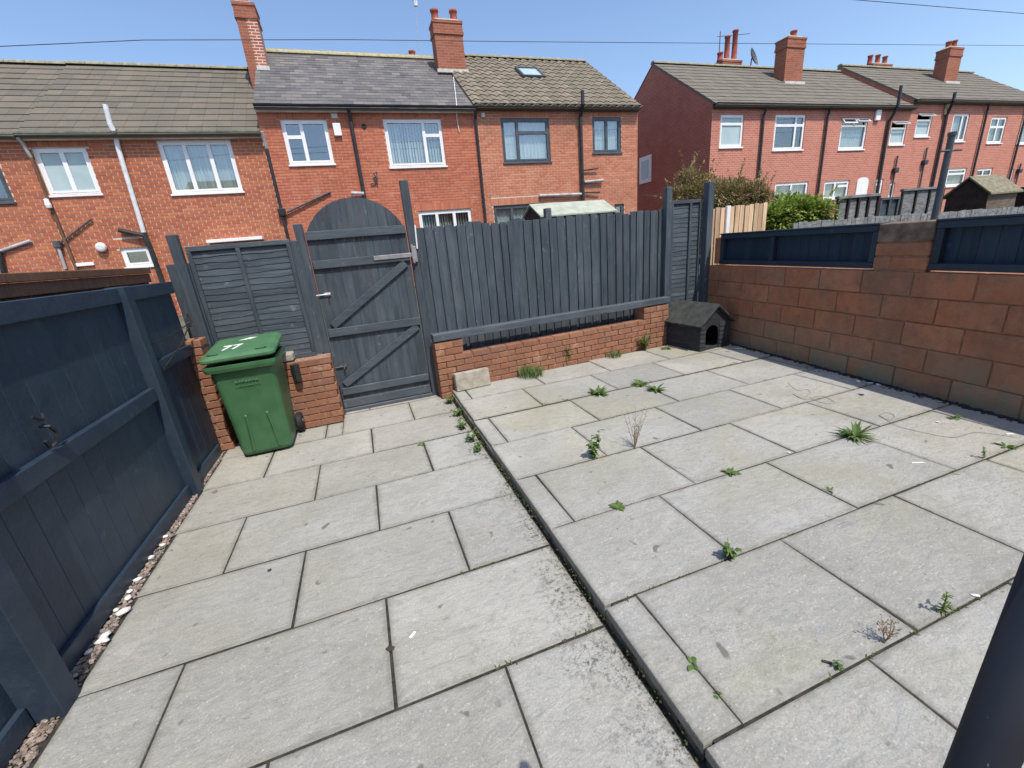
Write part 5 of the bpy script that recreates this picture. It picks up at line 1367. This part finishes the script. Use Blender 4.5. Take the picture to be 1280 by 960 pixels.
# ================================================================ beyond the walls
sh = thing('garden_shed', 'small shed with pale green felt roof behind the picket fence', 'shed', (4.9, 9.6, .3))
r0, r1 = on_y(665, 256, 9.5), on_y(752, 251, 9.5); e0, e1 = on_y(676, 271, 8.9), on_y(766, 262, 8.9)
zr_, ze_ = (r0.z + r1.z) / 2 + .02, (e0.z + e1.z) / 2; sx0, sx1 = r0.x - .02, r1.x + .05
MB().add([(sx0 - .05, 8.9, ze_), (sx1, 8.9, ze_), (sx1, 9.5, zr_), (sx0 - .05, 9.5, zr_), (sx1, 10.1, ze_), (sx0 - .05, 10.1, ze_), (sx0 - .05, 8.9, ze_ - .03), (sx1, 8.9, ze_ - .03), (sx1, 9.5, zr_ - .03), (sx0 - .05, 9.5, zr_ - .03), (sx1, 10.1, ze_ - .03), (sx0 - .05, 10.1, ze_ - .03)],
    [(0, 1, 2, 3), (3, 2, 4, 5), (6, 9, 8, 7), (9, 11, 10, 8), (0, 6, 7, 1), (0, 3, 9, 6), (3, 5, 11, 9), (1, 7, 8, 2), (2, 8, 10, 4), (5, 4, 10, 11)]).build('roof', M['palefelt'], sh)
MB().add([(x_, y_, z_) for x_ in (sx0, sx1 - .04) for y_, z_ in ((8.96, .2), (8.96, ze_), (9.5, zr_ - .035), (10.04, ze_), (10.04, .2))], [(0, 1, 2, 3, 4), (9, 8, 7, 6, 5), (0, 5, 6, 1), (4, 3, 8, 9)]).build('wall', M['darkwood'], sh)

def board_fence(label, a, b, z0, z1a, z1b, wid, gap, mat, name='board_fence', posts=True, group=None):
    a = Vector((*a, 0)); b = Vector((*b, 0)); L = (b - a).length; an = math.atan2(b.y - a.y, b.x - a.x)
    t = thing(name, label, 'fence', (a.x, a.y, z0), an, group); x = 0
    while x < L - .02:
        w = min(wid, L - x); zt = z1a + (z1b - z1a) * x / L + random.uniform(-.012, .012)
        link('board', MB().box(-w / 2, w / 2, -.009, .009, 0, zt - z0, .002).mesh('board', mat), t, (x + w / 2, random.uniform(-.006, .006), 0)); x += w + gap
    for z in (.3, (z1a - z0) * .8): MB().box(0, L, .012, .05, z, z + .08).build('rail', mat, t, wc=False)
    return t
of = board_fence('pale orange new timber fence below the brown green shrub', (5.0, 5.36), (6.22, 5.36), -.05, 1.95, 1.975, .078, .016, M['pine'])
MB().box(.36, .43, -.05, -.012, 0, 2.02, .004).build('post', M['upvc'], of, wc=False)
# grey fences and sheds of the yards to the right
gf = board_fence('low weathered grey fence of short boards just beyond the block wall', (6.6, 5.2), (15.5, 6.1), -.05, 1.64, 1.50, .115, .006, M['greywood'], 'grey_fence')
def flat_panel(label, pix, Y, Yb=None, bars=4, mat='greywood', name='timber_fence', lean=0.0):
    (ax, ay), (bx, by), zb = pix; A = on_y(ax, ay, Y); B = on_y(bx, by, Yb or Y)
    an = math.atan2(B.y - A.y, B.x - A.x); L = (Vector((B.x, B.y)) - Vector((A.x, A.y))).length
    t = thing(name, label, 'fence', (A.x, A.y, zb), an); h = (A.z + B.z) / 2 - zb; n = 9
    for r in range(n): MB().box(0, L, -.012 - .004 * (r % 2), .010, h * r / n, h * (r + 1) / n + .01, .002).build('board', M[mat], t, wc=False)
    for k in range(bars + 1): x = L * k / bars; MB().box(x - .025, x + .025, -.05, -.017, 0, h, .003).build('batten', M['darkwood' if mat == 'greywood' else mat], t, wc=False)
    MB().box(-.02, L + .02, -.055, .03, h, h + .05, .003).build('rail', M[mat], t, wc=False)
    return t
flat_panel('grey lapped panel with dark upright battens right of the green hedge', ((1046, 250), (1097, 244.5), .0), 5.9, 5.9)
flat_panel('plain darker grey panel next to the battened one', ((1099, 250), (1121, 250), .0), 6.1, 6.1, 2, 'fence_x')
lt_ = flat_panel('weathered grey panel leaning beside the dark shed', ((1127, 240), (1178, 235), .0), 6.9, 6.9, 3)
ws = thing('garden_shed', 'dark timber shed with mossy felt roof in a yard to the right', 'shed', (20.6, 9.6, .4))
c0, c1 = on_y(1236, 240, 9.0), on_y(1267, 236, 9.0); X0, X1 = c0.x, c1.x + .25; ez, rz = 1.99, 2.47
MB().add([(X0, 9.0, .3), (X0, 10.1, .3), (X0, 10.1, ez), (X0, 9.55, rz), (X0, 9.0, ez)], [(0, 4, 3, 2, 1)]).build('gable', M['darkwood'], ws)  # shade of this gable is put into its dark timber colour
for r in range(8): MB().box(X0 + .005, X1, 8.985 - .01 * (r % 2), 9.02, .3 + r * .211, .3 + (r + 1) * .211, .003).build('board', M['shedside'], ws)
MB().box(X0 + .02, X1, 9.03, 10.1, .3, ez).build('wall', M['darkwood'], ws)
q = []
for y_, z_ in ((8.88, ez - .10), (9.55, rz + .02), (10.22, ez - .10)): q += [(X0 - .1, y_, z_), (X1 + .1, y_, z_)]
MB().add(q + [(x_, y_, z_ + .05) for x_, y_, z_ in q], [(6, 7, 9, 8), (8, 9, 11, 10), (0, 2, 3, 1), (2, 4, 5, 3), (0, 1, 7, 6), (0, 6, 8, 2), (2, 8, 10, 4), (1, 3, 9, 7), (3, 5, 11, 9)]).build('roof', M['felt'], ws)
d2 = thing('garden_shed', 'black flat sided shed at the end of the yards past the mossy roofed shed', 'shed', (23.5, 9.4, .4))
MB().box(22.6, 25.0, 9.0, 10.4, .3, 1.98).build('wall', M['darkwood'], d2); MB().box(22.5, 25.1, 8.9, 10.5, 1.985, 2.06, .01).build('roof', M['kroof'], d2)
c0 = on_y(1190, 165, 4.6); c1 = on_y(1168, 272, 4.6)
po = thing('clothes_post', 'grey steel clothes line post rising from the neighbouring yard', 'post', (c1.x, 4.6, -.05))
MB().tube([(c1.x, 4.6, -.05), (c1.x, 4.6, c0.z - .05)], .045, 10).build('pole', M['greyframe'], po); MB().tube([(c1.x, 4.6, c0.z - .05), (c1.x, 4.6, c0.z + .0)], .056, 10).build('cap', M['greyframe'], po)
MB().tube([(c1.x - .22, 4.6, c0.z - .26), (c1.x + .22, 4.55, c0.z - .26)], .016, 6).build('hook_arm', M['iron'], po)

# ---- planting
def shrub(name, label, cx, cy, zb, lobes, nleaf, L, w, mat, trunk, droop=.4, sprays=0, cat='shrub'):
    t = thing(name, label, cat, (cx, cy, zb))
    tr = MB()
    for lx, ly, lz, r in lobes:
        tr.tube([(cx + lx * .1, cy, zb), (cx + lx * .5, cy + ly * .5, zb + (lz) * .5), (cx + lx, cy + ly, zb + lz)], [.05, .035, .012], 7)
    tr.build('trunk', M['bark'], t)
    mb = MB(); tot = sum(r ** 2 for *_, r in lobes)
    for lx, ly, lz, r in lobes:
        for k in range(int(nleaf * r * r / tot)):
            u = Vector((random.gauss(0, 1), random.gauss(0, 1), random.gauss(0, 1))).normalized()
            rr = r * (random.random() ** .33) * (1 + .18 * math.sin(5 * u.x + 3 * lx) * math.sin(4 * u.z + ly) + random.uniform(-.06, .1))
            p_ = Vector((cx + lx, cy + ly, zb + lz)) + Vector((u.x * rr, u.y * rr, u.z * rr * .8))
            d = (u + Vector((random.uniform(-.7, .7), random.uniform(-.7, .7), random.uniform(-.3, .7)))).normalized()
            leaf(mb, p_, d, L * random.uniform(.6, 1.2), w * random.uniform(.7, 1.2), droop, None, 2)
    for k in range(sprays):                   # longer twigs that break the outline
        lx, ly, lz, r = random.choice(lobes); u = Vector((random.gauss(0, 1), random.gauss(0, .6), abs(random.gauss(.4, .6)))).normalized()
        p0 = Vector((cx + lx, cy + ly, zb + lz)) + u * r * .7; ln = random.uniform(.3, .65)
        for j in range(26):
            q_ = p0 + u * ln * random.random(); d = (u * 1.2 + Vector((random.uniform(-1, 1), random.uniform(-1, 1), random.uniform(-.4, .6)))).normalized()
            leaf(mb, q_, d, L * .8, w, droop, None, 2)
    mb.build('crown', M[mat], t)
    return t
c = on_y(905, 240, 8.3); k_ = 8.3 / 9
shrub('conifer_shrub', 'sprawling brown green conifer shrub behind the orange timber fence', c.x, 8.3, .35,
      [(-1.15, 0, 1.95, .42), (-.95, .1, 2.35, .30), (-.6, 0, 2.0, .5), (-.1, 0, 1.9, .5), (.4, .1, 2.0, .45), (.85, 0, 1.9, .42), (1.2, 0, 1.75, .35), (.1, 0, 1.4, .6), (-.7, 0, 1.4, .6), (.9, 0, 1.3, .5), (1.45, .1, 1.5, .3), (-1.35, .1, 1.5, .4)], 42000, .085, .024, 'conifer', True, .5, 120)
c = on_y(1003, 258, 5.75)
shrub('laurel_hedge', 'bright green leafy laurel bush beside the orange timber fence', c.x, 5.9, 0,
      [(-.55, 0, 1.70, .33), (-.15, 0, 1.80, .34), (.25, 0, 1.80, .34), (.58, 0, 1.72, .32), (-.4, 0, 1.25, .45), (.4, 0, 1.25, .45), (0, 0, .8, .55)], 24000, .075, .038, 'laurel', True, .5, 14, 'hedge')

# ---- overhead cables
a, b, c, d = on_y(0, 58, 10), on_y(180, 50, 10), on_y(640, 52, 10), on_y(1280, 57, 10)
def cable(label, pts, r=.0055): single('overhead_cable', MB().tube(pts, r, 6), M['cable'], tuple(pts[0]), label, 'cable')
sl0 = (b - a) / (b.x - a.x); sl1 = (d - c) / (d.x - c.x)
cable('thin overhead cable crossing the whole sky above the roofs', [a - sl0 * 30, a, b, (b + c) / 2 + Vector((0, 0, .02)), c, (c + d) / 2, d, d + sl1 * 40])
a, b = on_y(1060, -1, 8), on_y(1280, 17, 8); cable('short stretch of overhead cable high above the far terrace', [a - (b - a) * 2, a, b, b + (b - a) * 3], .006)
